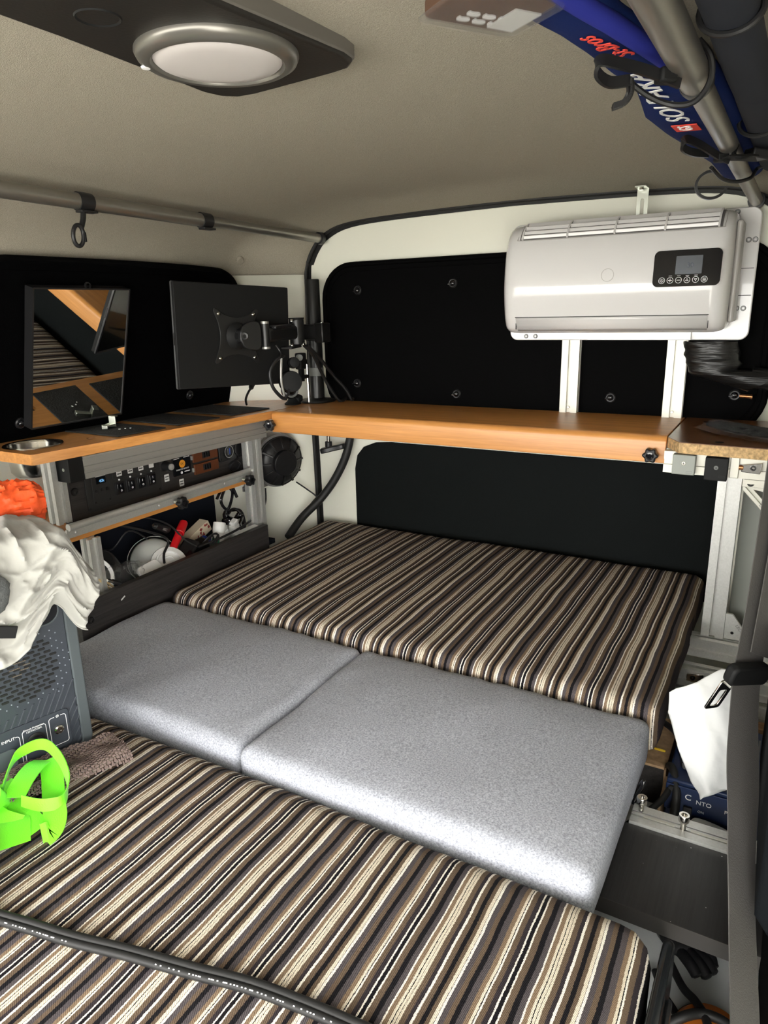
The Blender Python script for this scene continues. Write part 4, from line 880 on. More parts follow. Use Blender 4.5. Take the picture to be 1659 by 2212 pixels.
# ================================================================== air conditioner
AX0, AX1 = -.568, -.120
ac = thing('air_conditioner', 'silver-white wall air conditioner above the table', 'air conditioner', (-.34, 1.56, 1.02))
bpM = frame((0, 1.618, 0), (1, 0, 0), (0, 0, 1))
build(MB(bpM).prism(rrect(.500, .250, .018, 6, -.334, 1.143), -.006, .002), 'back_plate', ACWHITE, ac, bevel=.002)
prof = [(1.612, 1.038), (1.545, 1.037), (1.530, 1.040), (1.517, 1.048), (1.506, 1.068), (1.499, 1.095), (1.495, 1.125), (1.496, 1.155), (1.500, 1.185), (1.507, 1.210), (1.518, 1.232), (1.534, 1.249), (1.556, 1.259), (1.585, 1.262), (1.612, 1.262)]
pd = [(p.x, p.y) for p in catmull([(a, b, 0) for a, b in prof], 3)]
def body_ring(x, k):      # k shrinks the section towards the back at the rounded ends
    return [(x, 1.612+(y-1.612)*k, 1.150+(z-1.150)*(1-(1-k)*.35)) for y, z in pd]
mb = MB(); rings = []
for (dx, k) in ((0, .55), (.002, .75), (.006, .87), (.013, .95), (.022, .985), (.034, 1)): rings.append((AX0+dx, k))
nx_ = 16
for i in range(1, nx_): rings.append((AX0+.034+(AX1-.034-.020-AX0-.034+.0)*i/nx_, 1))
for (dx, k) in ((.034, 1), (.022, .985), (.013, .95), (.006, .87), (.002, .75), (0, .55)): rings.append((AX1-dx, k))
rings.sort(key=lambda r: r[0]); m = len(pd)
vs = [p for r in rings for p in body_ring(*r)]
fs = [(i*m+j, i*m+j+1, i*m+m+j+1, i*m+m+j) for i in range(len(rings)-1) for j in range(m-1)]
fs += [(i*m+m-1, i*m, i*m+m, i*m+m+m-1) for i in range(len(rings)-1)]
fs += [tuple(range(m)), tuple(range(len(rings)*m-1, (len(rings)-1)*m-1, -1))]
mb.add(vs, fs); build(mb, 'casing', ACWHITE, ac, angle=50)
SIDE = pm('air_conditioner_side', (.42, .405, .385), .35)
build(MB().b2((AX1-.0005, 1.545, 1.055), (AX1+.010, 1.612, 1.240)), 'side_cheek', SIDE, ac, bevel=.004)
def front_y(z):
    for (y0, z0), (y1, z1) in zip(pd, pd[1:]):
        if z0 <= z <= z1 and y0 < 1.54: return y0+(y1-y0)*(z-z0)/max(z1-z0, 1e-6)
    return 1.50
def front_frame(x, z):
    dz = .004; t = Vector((0, front_y(z+dz)-front_y(z-dz), 2*dz)).normalized()
    return frame((x, front_y(z), z), (1, 0, 0), t)
# intake grille on the top shoulder
def arc_pt(x, s, off):     # s along the top shoulder 0..1
    z = 1.226+.034*s; y = None
    for (y0, z0), (y1, z1) in zip(pd, pd[1:]):
        if z0 <= z <= z1: y = y0+(y1-y0)*(z-z0)/max(z1-z0, 1e-6); nrm = Vector((0, -(z1-z0), (y1-y0))).normalized(); break
    if y is None: y = 1.575; nrm = Vector((0, 0, 1))
    return Vector((x, y, z))+nrm*off
gx0, gx1 = -.525, -.148
gr = MB(); vs = []; K = 8
for i in range(K):
    s = .02+.96*i/(K-1); vs += [arc_pt(gx0-.006, s, .0006), arc_pt(gx1+.006, s, .0006)]
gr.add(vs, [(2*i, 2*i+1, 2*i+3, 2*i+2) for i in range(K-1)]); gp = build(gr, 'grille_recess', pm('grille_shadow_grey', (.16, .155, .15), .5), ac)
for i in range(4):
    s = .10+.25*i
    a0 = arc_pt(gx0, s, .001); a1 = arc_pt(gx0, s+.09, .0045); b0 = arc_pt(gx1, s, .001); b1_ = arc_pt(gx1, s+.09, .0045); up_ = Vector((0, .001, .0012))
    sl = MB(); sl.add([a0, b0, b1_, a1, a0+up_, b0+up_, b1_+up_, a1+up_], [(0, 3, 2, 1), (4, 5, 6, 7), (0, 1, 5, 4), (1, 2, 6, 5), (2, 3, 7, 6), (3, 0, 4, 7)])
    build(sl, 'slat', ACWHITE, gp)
for i in range(5):
    x = gx0+(gx1-gx0)*i/4; dv = MB(); vs = []
    for k in range(6):
        s = .03+.94*k/5; vs += [arc_pt(x-.0018, s, .0005), arc_pt(x+.0018, s, .0005), arc_pt(x+.0018, s, .0050), arc_pt(x-.0018, s, .0050)]
    dv.add(vs, [(4*k+j, 4*k+(j+1) % 4, 4*k+4+(j+1) % 4, 4*k+4+j) for k in range(5) for j in range(4)]+[(3, 2, 1, 0), (20, 21, 22, 23)])
    build(dv, 'divider', ACWHITE, gp)
dark = pm('panel_gap', (.05, .05, .05), .8)
gl = MB(); gl.tube([arc_pt(gx0-.010, .9, .0008), arc_pt(gx0-.010, .15, .0008), arc_pt(gx0-.004, .0, .0008)]+[arc_pt(gx0+(gx1-gx0)*i/6, -.02+.0, .0008) for i in range(1, 6)]+[arc_pt(gx1+.004, .0, .0008), arc_pt(gx1+.010, .15, .0008), arc_pt(gx1+.010, .9, .0008)], .0007, n=6, res=3)
build(gl, 'grille_outline', SIDE, ac)
# control window
CPF = front_frame(-.195, 1.1565)
cw = build(MB(CPF).prism(rrect(.119, .066, .010, 6), -.002, .0022), 'control_window', BGLOSS, ac, bevel=.0006)
build(MB(CPF).prism(rrect(.0465, .033, .001, 2, .0035, .0055), .0021, .0028), 'display', SILVERSCREEN, cw)
text('30', .012, CPF, .006, .0045, .0030, pm('faint_digits', (.08, .09, .12), .5), cw, 'digits', depth=.0001)
for i in range(6):
    u = -.0425+.0150*i; v = -.0215
    build(MB(CPF).prism(circle(.0058, 22, u, v), .0021, .0025, holes=[circle(.0050, 22, u, v)]), 'icon_ring', PRINTW, cw)
    mk = MB(CPF); a, b = .0021, .0025
    if i == 0: mk.b2((u-.0005, v-.0010, a), (u+.0005, v+.0034, b)); mk.prism([(u+.0032*math.cos(t), v+.0032*math.sin(t)) for t in [PI*.72+PI*1.56*k/14 for k in range(15)]]+[(u+.0023*math.cos(t), v+.0023*math.sin(t)) for t in [PI*.72+PI*1.56*(14-k)/14 for k in range(15)]], a, b)
    elif i == 1: mk.b2((u-.0034, v-.0005, a), (u+.0034, v+.0005, b)); mk.b2((u-.0005, v-.0034, a), (u+.0005, v+.0034, b))
    elif i == 2: mk.b2((u-.0034, v-.0005, a), (u+.0034, v+.0005, b))
    elif i in (3, 4):
        s = 1 if i == 3 else -1; tri = [(u-.0030, v-.0018*s), (u+.0030, v-.0018*s), (u, v+.0030*s)]; ti = [(u-.0017, v-.0010*s), (u+.0017, v-.0010*s), (u, v+.0016*s)]
        mk.prism(tri, a, b, holes=[ti])
    else:
        for q in (-.0019, 0, .0019): mk.b2((u-.0029, v+q-.0005, a), (u+.0029, v+q+.0005, b))
    build(mk, 'icon', PRINTW, cw)
for i in range(1, 5): build(MB(CPF).b2((-.0425+.0150*i-.003, -.0139, .0021), (-.0425+.0150*i+.003, -.0132, .0025)), 'indicator', PRINTW, cw)
BF = front_frame(-.341, 1.150)
build(MB(BF).prism(circle(.0125, 32), -.001, .0005, holes=[circle(.0117, 32)]), 'badge_ring', SIDE, ac)
build(MB(BF).prism(circle(.0113, 32), -.001, .0004), 'badge', ACWHITE, ac)
# outlet flap
fl = MB(); vs = []
for i in range(6):
    z = 1.0425+.0275*i/5; y = front_y(max(z, 1.0495)) if z > 1.0495 else 1.517+(1.0495-z)*.9
    vs += [(-.532, y-.0012, z), (-.152, y-.0012, z)]
fl.add(vs, [(2*i, 2*i+1, 2*i+3, 2*i+2) for i in range(5)]); build(fl, 'outlet_flap', ACWHITE, ac, solid=.0016)
build(MB().b2((-.534, front_y(1.0712)-.0004, 1.0704), (-.150, front_y(1.0712)+.004, 1.0718)), 'flap_gap', dark, ac)
build(MB().b2((-.1510, front_y(1.058)-.0006, 1.046), (-.1500, front_y(1.058)+.003, 1.0705)), 'flap_gap', dark, ac)
build(MB().b2((-.5338, front_y(1.058)-.0006, 1.046), (-.5328, front_y(1.058)+.003, 1.0705)), 'flap_gap', dark, ac)
for (u, v) in ((-.545, 1.027), (-.523, 1.027), (-.372, 1.027), (-.237, 1.027), (-.212, 1.027), (-.0915, 1.208), (-.103, 1.208), (-.0990, 1.080), (-.111, 1.080), (-.128, 1.2605)):
    build(MB(bpM).lathe([(.0022, .0035), (.0024, .0046), (.0042, .0046), (.0050, .0035), (.0052, .002)], (u, v, 0), n=16), 'screw', pm('dull_screw_steel', (.16, .16, .155), .35, .7), ac)
build(MB().b2((-.4, 1.606, 1.0195), (-.19, 1.6155, 1.0345)), 'metal_strip', ALUW, ac)
for v in (1.104, 1.155): build(MB(bpM).b2((-.116, v, .002), (-.088, v+.0012, .0026)), 'plate_gap', dark, ac)
# air conditioner posts on the table
for (x, l) in ((-.4415, 'left pale aluminium post under the air conditioner'), (-.2155, 'right pale aluminium post under the air conditioner')):
    t = thing('support_post', l, 'post', (x, 1.632, ZT), 'posts under the air conditioner')
    mb = MB(); extrusion(mb, (x, 1.632, ZT), (x, 1.632, 1.260), .040, .020); build(mb, 'extrusion', ALUW, t, angle=25)
    build(MB(frame((x, 1.627, .866), (1, 0, 0), (0, 0, 1))).lathe([(0, .003), (.0025, .003), (.003, .001), (.003, 0)], (0, 0, 0), n=12), 'screw', STEEL, t)
# bracket to the roof
bk = thing('roof_bracket', 'zinc angle bracket fixing the air conditioner to the roof', 'bracket', (-.305, 1.60, 1.26))
BKF = frame((-.304, 1.6005, 1.287), (1, 0, 0), (0, 0, 1))
build(MB(BKF).prism(rrect(.022, .062, .001, 2, 0, .0), 0, .0022, holes=[rrect(.007, .034, .0034, 5, 0, -.006)]), 'upright_plate', ZINC, bk)
build(MB(Matrix.Translation((-.304, 1.585, 1.3165))).prism(rrect(.022, .034, .001, 2), 0, .0022, holes=[rrect(.007, .016, .0034, 5, 0, -.004)]), 'roof_plate', ZINC, bk)
build(MB().cyl((-.304, 1.580, 1.3165), (-.304, 1.580, 1.312), .0045, n=6), 'bolt', STEEL, bk)
# taped duct
du = thing('taped_duct', 'black tape-wrapped duct bulging below the air conditioner', 'duct', (-.14, 1.60, .93))
def duct(u, v):
    a = u*2*PI; t = v
    c = Vector((-.150, 1.612, 1.016)).lerp(Vector((-.142, 1.612, .955)), min(t*1.6, 1))
    if t > .6: c += Vector((.10, .0, -.018))*((t-.6)/.4)**1.3
    rx = .052*(1-.45*max(0, t-.45)**1.1*1.6); ry = .026*(1-.3*max(0, t-.5))
    k = 1+.10*noise.noise(Vector((math.cos(a)*1.5, math.sin(a)*1.5, t*9)))
    rz = .02*max(0, t-.5)
    return c+Vector((math.cos(a)*rx*k, math.sin(a)*ry*k, math.cos(a)*rz*2))
build(MB().grid(duct, 30, 26, True), 'wrapped_bend', BGLOSS if False else pm('black_tape', (.010, .010, .010), .3, bump=(60, 1.0), stretch=(.25, 1, 3)), du)
build(MB().tube([(-.070, 1.615, .945), (-.045, 1.615, .942), (-.02, 1.618, .94), (.02, 1.622, .94)], .021, n=16), 'pipe_run', MATS['black_tape'], du)

# ================================================================== ceiling console and lamp
cn = thing('ceiling_console', 'dark flat console panel on the ceiling holding the round lamp', 'console', (-.54, .4, 1.345))
cpoly = [(-.612, -.25), (-.4675, -.25), (-.452, .52), (-.434, .690), (-.437, .712), (-.450, .724), (-.475, .729), (-.590, .740), (-.615, .738), (-.630, .724), (-.636, .700), (-.622, .50)]
build(MB().prism(cpoly, 1.3455, 1.380), 'panel', CONSOLE, cn, bevel=.004, seg=3)
sd = pm('console_side_grey', (.13, .12, .105), .5)
build(MB().prism([(x*1.0+(.0015 if x > -.54 else -.0015), y+(.0015 if y > .7 else 0)) for x, y in cpoly], 1.3495, 1.381), 'side_band', sd, cn, bevel=.002)
build(MB().lathe([(.020, 0), (.019, -.0012), (.016, .001), (.012, .002), (0, .002)], (-.555, .487, 1.3455), n=32), 'finger_recess', BPLAM, cn)
la = thing('ceiling_lamp', 'round ceiling lamp with frosted diffuser and pale grey rim', 'lamp', (-.533, .612, 1.335))
build(MB().lathe([(.080, .0015), (.0805, -.002), (.078, -.007), (.072, -.0105), (.066, -.0105), (.0635, -.0075), (.0630, .0)], (-.533, .612, 1.3455), n=64), 'rim', LAMPRIM, la)
build(MB().lathe([(.0632, -.0070), (.060, -.0095), (.045, -.0115), (.025, -.0125), (0, -.0128)], (-.533, .612, 1.3455), n=48), 'diffuser', DIFF, la)
build(MB().lathe([(.0050, -.0090), (.0042, -.0108), (0, -.0112)], (-.5975, .577, 1.3455), n=18), 'touch_spot', PRINTW, la)

# ================================================================== rails under the roof
def rail(name, label, x, ya, za, ysp, yb, zb_, xb):
    t = thing(name, label, 'rail', (x, (ya+yb)/2, min(za, zb_)-.014), 'rails under the roof')
    f = (ysp-ya)/(yb-ya); A = Vector((x, ya, za)); B = Vector((xb, yb, zb_)); S = A.lerp(B, f); d = (B-A).normalized()
    build(MB().cyl(A, S, .0135, n=28), 'outer_tube', RAILM, t); build(MB().cyl(S-d*.01, B, .0112, n=28), 'inner_tube', RAILM, t)
    build(MB().lathe([(.0112, -.008), (.0142, -.008), (.0148, 0), (.0142, .006), (.0112, .006)], S, d, n=28), 'collar', BPLA, t)
    build(MB().lathe([(.0112, -.010), (.0150, -.010), (.0155, .004), (.010, .008), (0, .009)], B, d, n=28), 'end_cap', BPLA, t)
    return t
RAILM = pm('rail_grey_metal', (.34, .325, .29), .36, .85)
rail('storage_rail', 'grey telescopic rail under the roof along the left side', -1.108, .30, 1.300, 1.205, 1.628, 1.277, -1.118)
rail('storage_rail', 'grey telescopic rail under the roof along the right side', -.106, .25, 1.287, .745, 1.628, 1.279, -.098)
def clamp(label, p, d, hook):
    t = thing('rail_clamp', label, 'clamp', p, 'clamps on the left rail'); p = Vector(p); d = Vector(d).normalized()
    build(MB().lathe([(.0137, -.014), (.0155, -.014), (.0160, 0), (.0155, .014), (.0137, .014)], p, d, n=24), 'band', BPLA, t)
    build(MB().box(p+Vector((.006, 0, -.0165)), (.018, .034, .004)), 'foot', BPLA, t, bevel=.001)
    if hook:
        build(MB().tube([p+Vector((.006, -.008, -.017)), p+Vector((.008, -.012, -.030)), p+Vector((.011, -.020, -.044))], .0048, n=12), 'neck', BPLA, t)
        c = p+Vector((.013, -.030, -.058)); pts = [c+Vector((.002*math.sin(a), .0105*math.cos(a), .017*math.sin(a))) for a in [i*2*PI/12 for i in range(12)]]
        build(MB().tube(pts, .0036, n=10, closed=True, res=4), 'snap_ring', BPLA, t)
        build(MB().box(c+Vector((.003, .010, -.002)), (.007, .004, .016)), 'ring_latch', BPLAM, t, bevel=.001)
dl = Vector((-.01, 1.328, -.023))
clamp('black clamp with a hanging snap ring on the left rail', (-1.1125, .895, 1.2896), dl, True)
clamp('black clamp band at the joint of the left rail', (-1.1148, 1.196, 1.2844), dl, False)

# things stowed on the right rail
def roll(cl, half_w, half_h, nu=40, nv=20, seed=0, wr=.06):
    """flattened roll: cl(t) centre, half_w(t), half_h(t)"""
    def fn(u, v):
        a = u*2*PI; t = v; c = Vector(cl(t)); k = 1+wr*noise.noise(Vector((math.cos(a)*1.3, math.sin(a)*1.3+seed, t*9)))
        ca, sa = math.cos(a), math.sin(a)
        return c+Vector((math.copysign(abs(ca)**.8, ca)*half_w(t)*k, 0, math.copysign(abs(sa)**.8, sa)*half_h(t)*k))
    return MB().grid(fn, nv, nu, True)
def interp(tab, t):
    for (a, *p), (b, *q) in zip(tab, tab[1:]):
        if a <= t <= b:
            f = sst(a, b, t); return [x+(y-x)*f for x, y in zip(p, q)]
    return tab[-1][1:]
ba = thing('blue_sunshade', 'bright blue folded sunshade with red lettering tucked beside the right rail', 'sunshade', (-.17, .64, 1.29))
tabA = [(0, -.225, -.185, .30), (.35, -.212, -.160, .52), (.6, -.190, -.140, .62), (.85, -.178, -.118, .74), (1, -.160, -.112, .83)]
def A_c(t): l, r, y = interp(tabA, t); return ((l+r)/2, y, 1.3075)
build(roll(A_c, lambda t: (interp(tabA, t)[1]-interp(tabA, t)[0])/2, lambda t: .012*min(1, (1.02-t)*8), seed=2), 'folded_cloth', BLUEBAG, ba)
build(MB().tube([(r-.005, y, 1.2985) for _, l, r, y in tabA], .0075, n=12), 'binding', BLUEBAG2, ba)
TD = frame((0, 0, 1.2946), (0, -1, 0), (-1, 0, 0))       # faces down: u = -y, v = -x
text('St-Bros', .022, frame((-.158, .645, 1.2938), (-.32, -.947, 0), (-.947, .32, 0)), 0, 0, 0, PRINTR, ba, shear=.3, xs=1.0)
pk = thing('clear_packet', 'clear packet with a brown and white printed picture above the blue sunshade', 'packet', (-.215, .525, 1.29))
PF = frame((-.208, .520, 1.2925), (.55, .84, 0), (.84, -.55, 0))
build(MB(PF).prism(rrect(.075, .060, .008, 4), -.010, .0), 'picture_card', CARDBROWN, pk, bevel=.002)
mb = MB(PF)
for i in range(2):
    for j in range(3): mb.prism([(p.x, p.y) for p in catmull([(-.004, -.003, 0), (.004, -.003, 0), (.005, .001, 0), (.002, .003, 0), (-.002, .002, 0), (-.005, .003, 0)], 3, True)], 0, .0006, Matrix.Translation((-.008+j*.013-.002*i, -.008-.010*i, 0)))
build(mb, 'white_figures', PRINTW, pk)
build(MB(PF).b2((.014, -.024, .0), (.036, .010, .0008)), 'white_label', LABELW, pk)
build(MB(PF).prism(rrect(.083, .068, .010, 4), .0012, .0022), 'clear_wrap', CLEAR, pk)
bB = thing('blue_bag', 'dark blue rolled bag with white lettering held by straps on the right rail', 'bag', (-.14, 1.08, 1.28))
tabB = [(0, -.150, -.108, .735), (.08, -.166, -.095, .775), (.28, -.180, -.085, .92), (.5, -.166, -.080, 1.08), (.72, -.146, -.078, 1.25), (.9, -.142, -.080, 1.40), (1, -.135, -.100, 1.50)]
def B_c(t): l, r, y = interp(tabB, t); return ((l+r)/2, y, 1.3050)
build(roll(B_c, lambda t: max(.004, (interp(tabB, t)[1]-interp(tabB, t)[0])/2), lambda t: .0155*min(1, .25+t*6)*min(1, .2+(1-t)*8), seed=5, wr=.05), 'bag_body', BLUEBAG, bB)
LT = frame((-.1435, .812, 1.2882), (-.05, -.9987, 0), (-.9987, .05, 0))
text('SOLPARA', .031, LT, .0, 0, 0, PRINTW, bB, shear=.35, xs=1.62)
rb = build(MB(LT).prism([(-.158, -.012), (-.124, -.012), (-.116, .014), (-.150, .014)], -.0004, .0004), 'red_patch', PRINTR, bB)
text('GS', .020, LT, -.137, .001, .0008, PRINTW, bB, shear=.35, xs=1.0)
bk2 = thing('dark_roll', 'dark navy rolled cloth lying on the outer side of the right rail', 'roll', (-.05, .9, 1.28))
tabC = [(0, -.087, -.055, .35), (.5, -.083, -.046, .85), (1, -.078, -.04, 1.36)]
build(roll(lambda t: ((interp(tabC, t)[0]+interp(tabC, t)[1])/2, interp(tabC, t)[2], 1.2950), lambda t: .018*min(1, .3+(1-t)*6), lambda t: .013*min(1, .3+(1-t)*6), seed=9), 'cloth_roll', pm('dark_navy_cloth', (.010, .013, .022), .85), bk2)
for y in (.62, 1.0): build(MB().tube([(-.067+.021*math.cos(a), y, 1.295+.0150*math.sin(a)) for a in [i*2*PI/16 for i in range(16)]], .0025, n=8, closed=True, res=2), 'tie', BPLA, bk2)
# strap 1
s1 = thing('toothed_strap', 'black toothed strap hooked round the right rail and blue sunshade', 'strap', (-.13, .66, 1.25), 'straps on the right rail')
up_side = lambda t, p: (0, .15, 1)
build(MB().ribbon([(-.106, .676, 1.2675), (-.126, .658, 1.2745), (-.144, .640, 1.2785), (-.157, .622, 1.2790), (-.160, .626, 1.2720), (-.153, .638, 1.2670), (-.140, .650, 1.2690)], .0085, up_side, th=.0030), 'band', BPLA, s1)
build(MB().box((-.116, .668, 1.2725), (.014, .014, .011), (0, 0, .7)), 'lock_head', BPLAM, s1, bevel=.002)
tl = [(-.140, .650, 1.2690), (-.1405, .656, 1.2620), (-.145, .657, 1.2555), (-.153, .653, 1.2525)]
tb = build(MB().ribbon(tl, .0075, lambda t, p: (.35, .9, .1), th=.0022), 'tail', BPLA, s1)
tp_ = catmull(tl, 8); mb = MB()
for q in tp_[1:-1]: mb.box(q, (.0014, .0082, .0046), (0, 0, .4))
build(mb, 'teeth', BPLA, s1)
build(MB().tube([(-.150, .700, 1.2800), (-.136, .712, 1.2700), (-.118, .722, 1.2630), (-.100, .722, 1.2630), (-.088, .712, 1.2745), (-.088, .702, 1.2900), (-.098, .700, 1.3030)], .0026, n=8), 'elastic_cord', BPLA, s1)
# strap 2 and hook
s2 = thing('toothed_strap', 'black strap with an open C hook round the blue bag tail', 'strap', (-.14, 1.2, 1.25), 'straps on the right rail')
build(MB().ribbon([(-.098, 1.045, 1.2640), (-.112, 1.035, 1.2700), (-.128, 1.000, 1.2780), (-.140, .968, 1.2800), (-.144, .972, 1.2730), (-.136, 1.000, 1.2705), (-.122, 1.030, 1.2720)], .0090, up_side, th=.0028), 'band', BPLA, s2)
build(MB().box((-.108, 1.045, 1.2680), (.014, .016, .010), (0, 0, .5)), 'lock_head', BPLAM, s2, bevel=.002)
hkp = [Vector((-.131, 1.180, 1.2660))+Vector((.020*math.cos(a), .006*math.cos(a), .018*math.sin(a)-.010)) for a in [PI*.45+i*PI*1.45/9 for i in range(10)]]
build(MB().ribbon(hkp, .007, lambda t, p: (-.2, .97, 0), th=.0035), 'c_hook', BPLA, s2)
build(MB().tube([(-.131, 1.155, 1.2750), (-.120, 1.195, 1.2650), (-.104, 1.225, 1.2630), (-.086, 1.240, 1.2680), (-.080, 1.265, 1.2830), (-.060, 1.255, 1.2900)], .0026, n=8), 'elastic_cord', BPLA, s2)
# buckle 3
s3 = thing('strap_buckle', 'black buckle with webbing on the outer side of the right rail', 'buckle', (-.06, 1.10, 1.265))
build(MB().box((-.071, 1.085, 1.2740), (.022, .030, .011), (.1, .2, .5)), 'buckle_body', BPLA, s3, bevel=.002)
build(MB().ribbon([(-.104, 1.035, 1.2660), (-.084, 1.060, 1.2680), (-.066, 1.095, 1.2700), (-.040, 1.130, 1.2740), (-.01, 1.170, 1.2820)], .020, lambda t, p: (.7, -.7, .1), th=.002), 'webbing', BPLAM, s3)
build(MB().tube([(-.092, 1.05, 1.282), (-.094, 1.045, 1.270), (-.085, 1.045, 1.266), (-.076, 1.06, 1.27)], .0028, n=8), 'pin', BPLAM, s3)

# ================================================================== aluminium frame on the right
fr = thing('shelf_rail', 'pale aluminium rail under the front of the corner shelf', 'rail', (0, 1.38, .79))
mb = MB(); extrusion(mb, (-.186, 1.374, .8135), (.16, 1.374, .8135), .040, .040); build(mb, 'extrusion', ALUW, fr, angle=25)
build(MB().b2((-.050, 1.352, .7855), (.16, 1.394, .7930)), 'lower_strip', ALUW, fr)
for (x0, x1, z0, z1, mat, l, y, sm) in ((-.168, -.130, .7965, .8325, pm('mid_grey_plastic', (.30, .32, .29), .5), 'grey plastic end block under the corner shelf', 1.3495, ALUW), (-.114, -.077, .7905, .8315, BPLAM, 'black plastic end block under the corner shelf', 1.3495, GREYP)):
    t = thing('end_block', l, 'block', ((x0+x1)/2, y, z0), 'end blocks under the corner shelf')
    build(MB().b2((x0, y-.018, z0), (x1, y, z1)), 'block_body', mat, t, bevel=.0012)
    F_ = frame(((x0+x1)/2, y-.018, (z0+z1)/2+.003), (1, 0, 0), (0, 0, 1))
    sc = build(MB(F_).lathe([(0, .0012), (.0030, .0010), (.0038, 0)], (0, 0, 0), n=18), 'screw', sm, t)
    mb = MB(F_); mb.b2((-.002, -.0004, .001), (.002, .0004, .0016)); mb.b2((-.0004, -.002, .001), (.0004, .002, .0016)); build(mb, 'cross', PRINTB, sc)
    build(MB(F_).prism(rrect(.010, .0035, .0005, 2, .010, -.0155), -.0002, .0003, holes=[rrect(.0092, .0027, .0004, 2, .010, -.0155)]), 'moulded_mark', PRINTB if mat is BPLAM else GREYP, t)
fp = thing('frame_post', 'tall aluminium frame post right of the rear cushion', 'post', (-.075, 1.412, .46))
mb = MB(); extrusion(mb, (-.075, 1.4165, .463), (-.075, 1.4165, .7905), .040, .040); build(mb, 'extrusion', ALU, fp, angle=25)
build(MB().b2((-.0745, 1.3480, .7945), (-.0605, 1.3535, .8330)), 'top_strap', ALUW, fp, bevel=.0008)
lt = thing('quick_latch', 'silver latch clip on the rail under the corner shelf', 'latch', (-.045, 1.345, .80))
build(MB(frame((-.040, 1.3525, .8150), (1, -.05, .05), (0, 0, 1))).prism([(-.016, -.007), (.014, -.010), (.016, .010), (-.016, .006)], 0, .008), 'latch_body', STEEL, lt, bevel=.001)
build(MB().cyl((-.0605, 1.3470, .8150), (-.0535, 1.3470, .8150), .0040, n=14), 'spring_barrel', COPPER, lt)
build(MB(frame((-.038, 1.3445, .8160), (1, 0, 0), (0, 0, 1))).lathe([(.0022, .0022), (.0025, .0034), (.0045, .0034), (.0050, .0)], (0, 0, 0), n=16), 'bolt', BMETAL, lt)
gs = thing('corner_gusset', 'white aluminium triangular gusset with raised lettering beside the frame post', 'bracket', (-.03, 1.40, .68), 'corner gussets')
GF = frame((-.0545, 1.4110, .7845), (1, 0, 0), (0, 0, 1))
build(MB(GF).prism([(0, 0), (.075, 0), (.075, -.095), (0, -.016)], -.003, .003, holes=[[(.020, -.022), (.066, -.030), (.066, -.070)]]), 'web', ALUW, gs, bevel=.0006)
build(MB(GF).b2((0, -.016, 0), (.075, 0, .012)), 'top_flange', ALUW, gs, bevel=.0008)
mb = MB(); bar(mb, GF @ Vector((.0015, -.017, .006)), GF @ Vector((.075, -.0945, .006)), .010, .012); build(mb, 'slant_flange', ALUW, gs, bevel=.0008)
build(MB(GF).lathe([(.0020, .014), (.0024, .016), (.0045, .016), (.0058, .0135), (.0060, .012)], (.014, -.0085, 0), n=18), 'bolt', BMETAL, gs)
text('LECO', .0085, GF, .0405, -.0535, .0125, GREYP, gs, rot=-.80, depth=.0003)
build(MB().b2((-.052, 1.440, .462), (.165, 1.446, .784)), 'grey_side_board', pm('satin_grey_board', (.21, .22, .20), .5), label='satin grey board standing behind the aluminium frame post', cat='board')
# lower frame
for (y, z, w, h, l) in ((1.395, .4425, .034, .038, 'upper aluminium cross rail at the foot of the frame post'), (1.345, .400, .034, .036, 'lower aluminium cross rail in front of the frame post foot'), (1.330, .360, .030, .034, 'bottom aluminium cross rail above the oak block')):
    mb = MB(); extrusion(mb, (-.145, y, z), (.16, y, z), w, h); build(mb, 'cross_rail', ALU, label=l, cat='rail', group='cross rails of the right frame', angle=25)
g2 = thing('corner_gusset', 'small aluminium gusset at the foot of the frame post', 'bracket', (-.035, 1.40, .46), 'corner gussets')
G2 = frame((-.0545, 1.4010, .4640), (1, 0, 0), (0, 0, 1))
build(MB(G2).prism([(0, 0), (.050, 0), (.044, .010), (.012, .052), (0, .052)], -.003, .003), 'web', ALU, g2, bevel=.0006)
build(MB(G2).lathe([(0, .004), (.0025, .004), (.003, .003)], (.014, .014, 0), n=12), 'bolt', BMETAL, g2)
text('LECO', .0080, G2, .026, .024, .0034, GREYP, g2, rot=-.90, depth=.0003)
l2 = thing('quick_latch', 'silver latch clip on the lower cross rail by the rear cushion', 'latch', (-.09, 1.36, .42))
build(MB(frame((-.092, 1.3270, .4060), (1, 0, .02), (0, 0, 1))).prism([(-.014, -.008), (.016, -.013), (.016, .011), (-.014, .006)], 0, .007), 'latch_body', STEEL, l2, bevel=.001)
build(MB(frame((-.095, 1.3200, .4060), (1, 0, 0), (0, 0, 1))).lathe([(.002, .0022), (.004, .0034), (.005, 0)], (0, 0, 0), n=14), 'bolt', BMETAL, l2)
g3 = thing('cover_plate', 'folded aluminium cover plate on the lower cross rail', 'plate', (-.04, 1.32, .39))
build(MB(frame((-.055, 1.3265, .3825), (1, 0, 0), (0, 0, 1))).prism([(0, 0), (.040, 0), (.040, .034), (.014, .034), (0, .020)], 0, .006), 'plate', ALU, g3, bevel=.001)
build(MB(frame((-.034, 1.3205, .394), (1, 0, 0), (0, 0, 1))).lathe([(0, .003), (.003, .003), (.004, 0)], (0, 0, 0), n=12), 'bolt', STEEL, g3)
ob = thing('oak_block', 'brown oak-grain block bolted under the cross rails', 'block', (-.03, 1.30, .28))
build(MB().b2((-.074, 1.285, .285), (.06, 1.312, .3515)), 'block', OAKBLK, ob, bevel=.001)
build(MB(frame((-.036, 1.285, .3330), (1, 0, 0), (0, 0, 1))).lathe([(.003, .003), (.0034, .005), (.006, .005), (.0095, .0012), (.0095, 0)], (0, 0, 0), n=20), 'bolt', STEEL, ob)

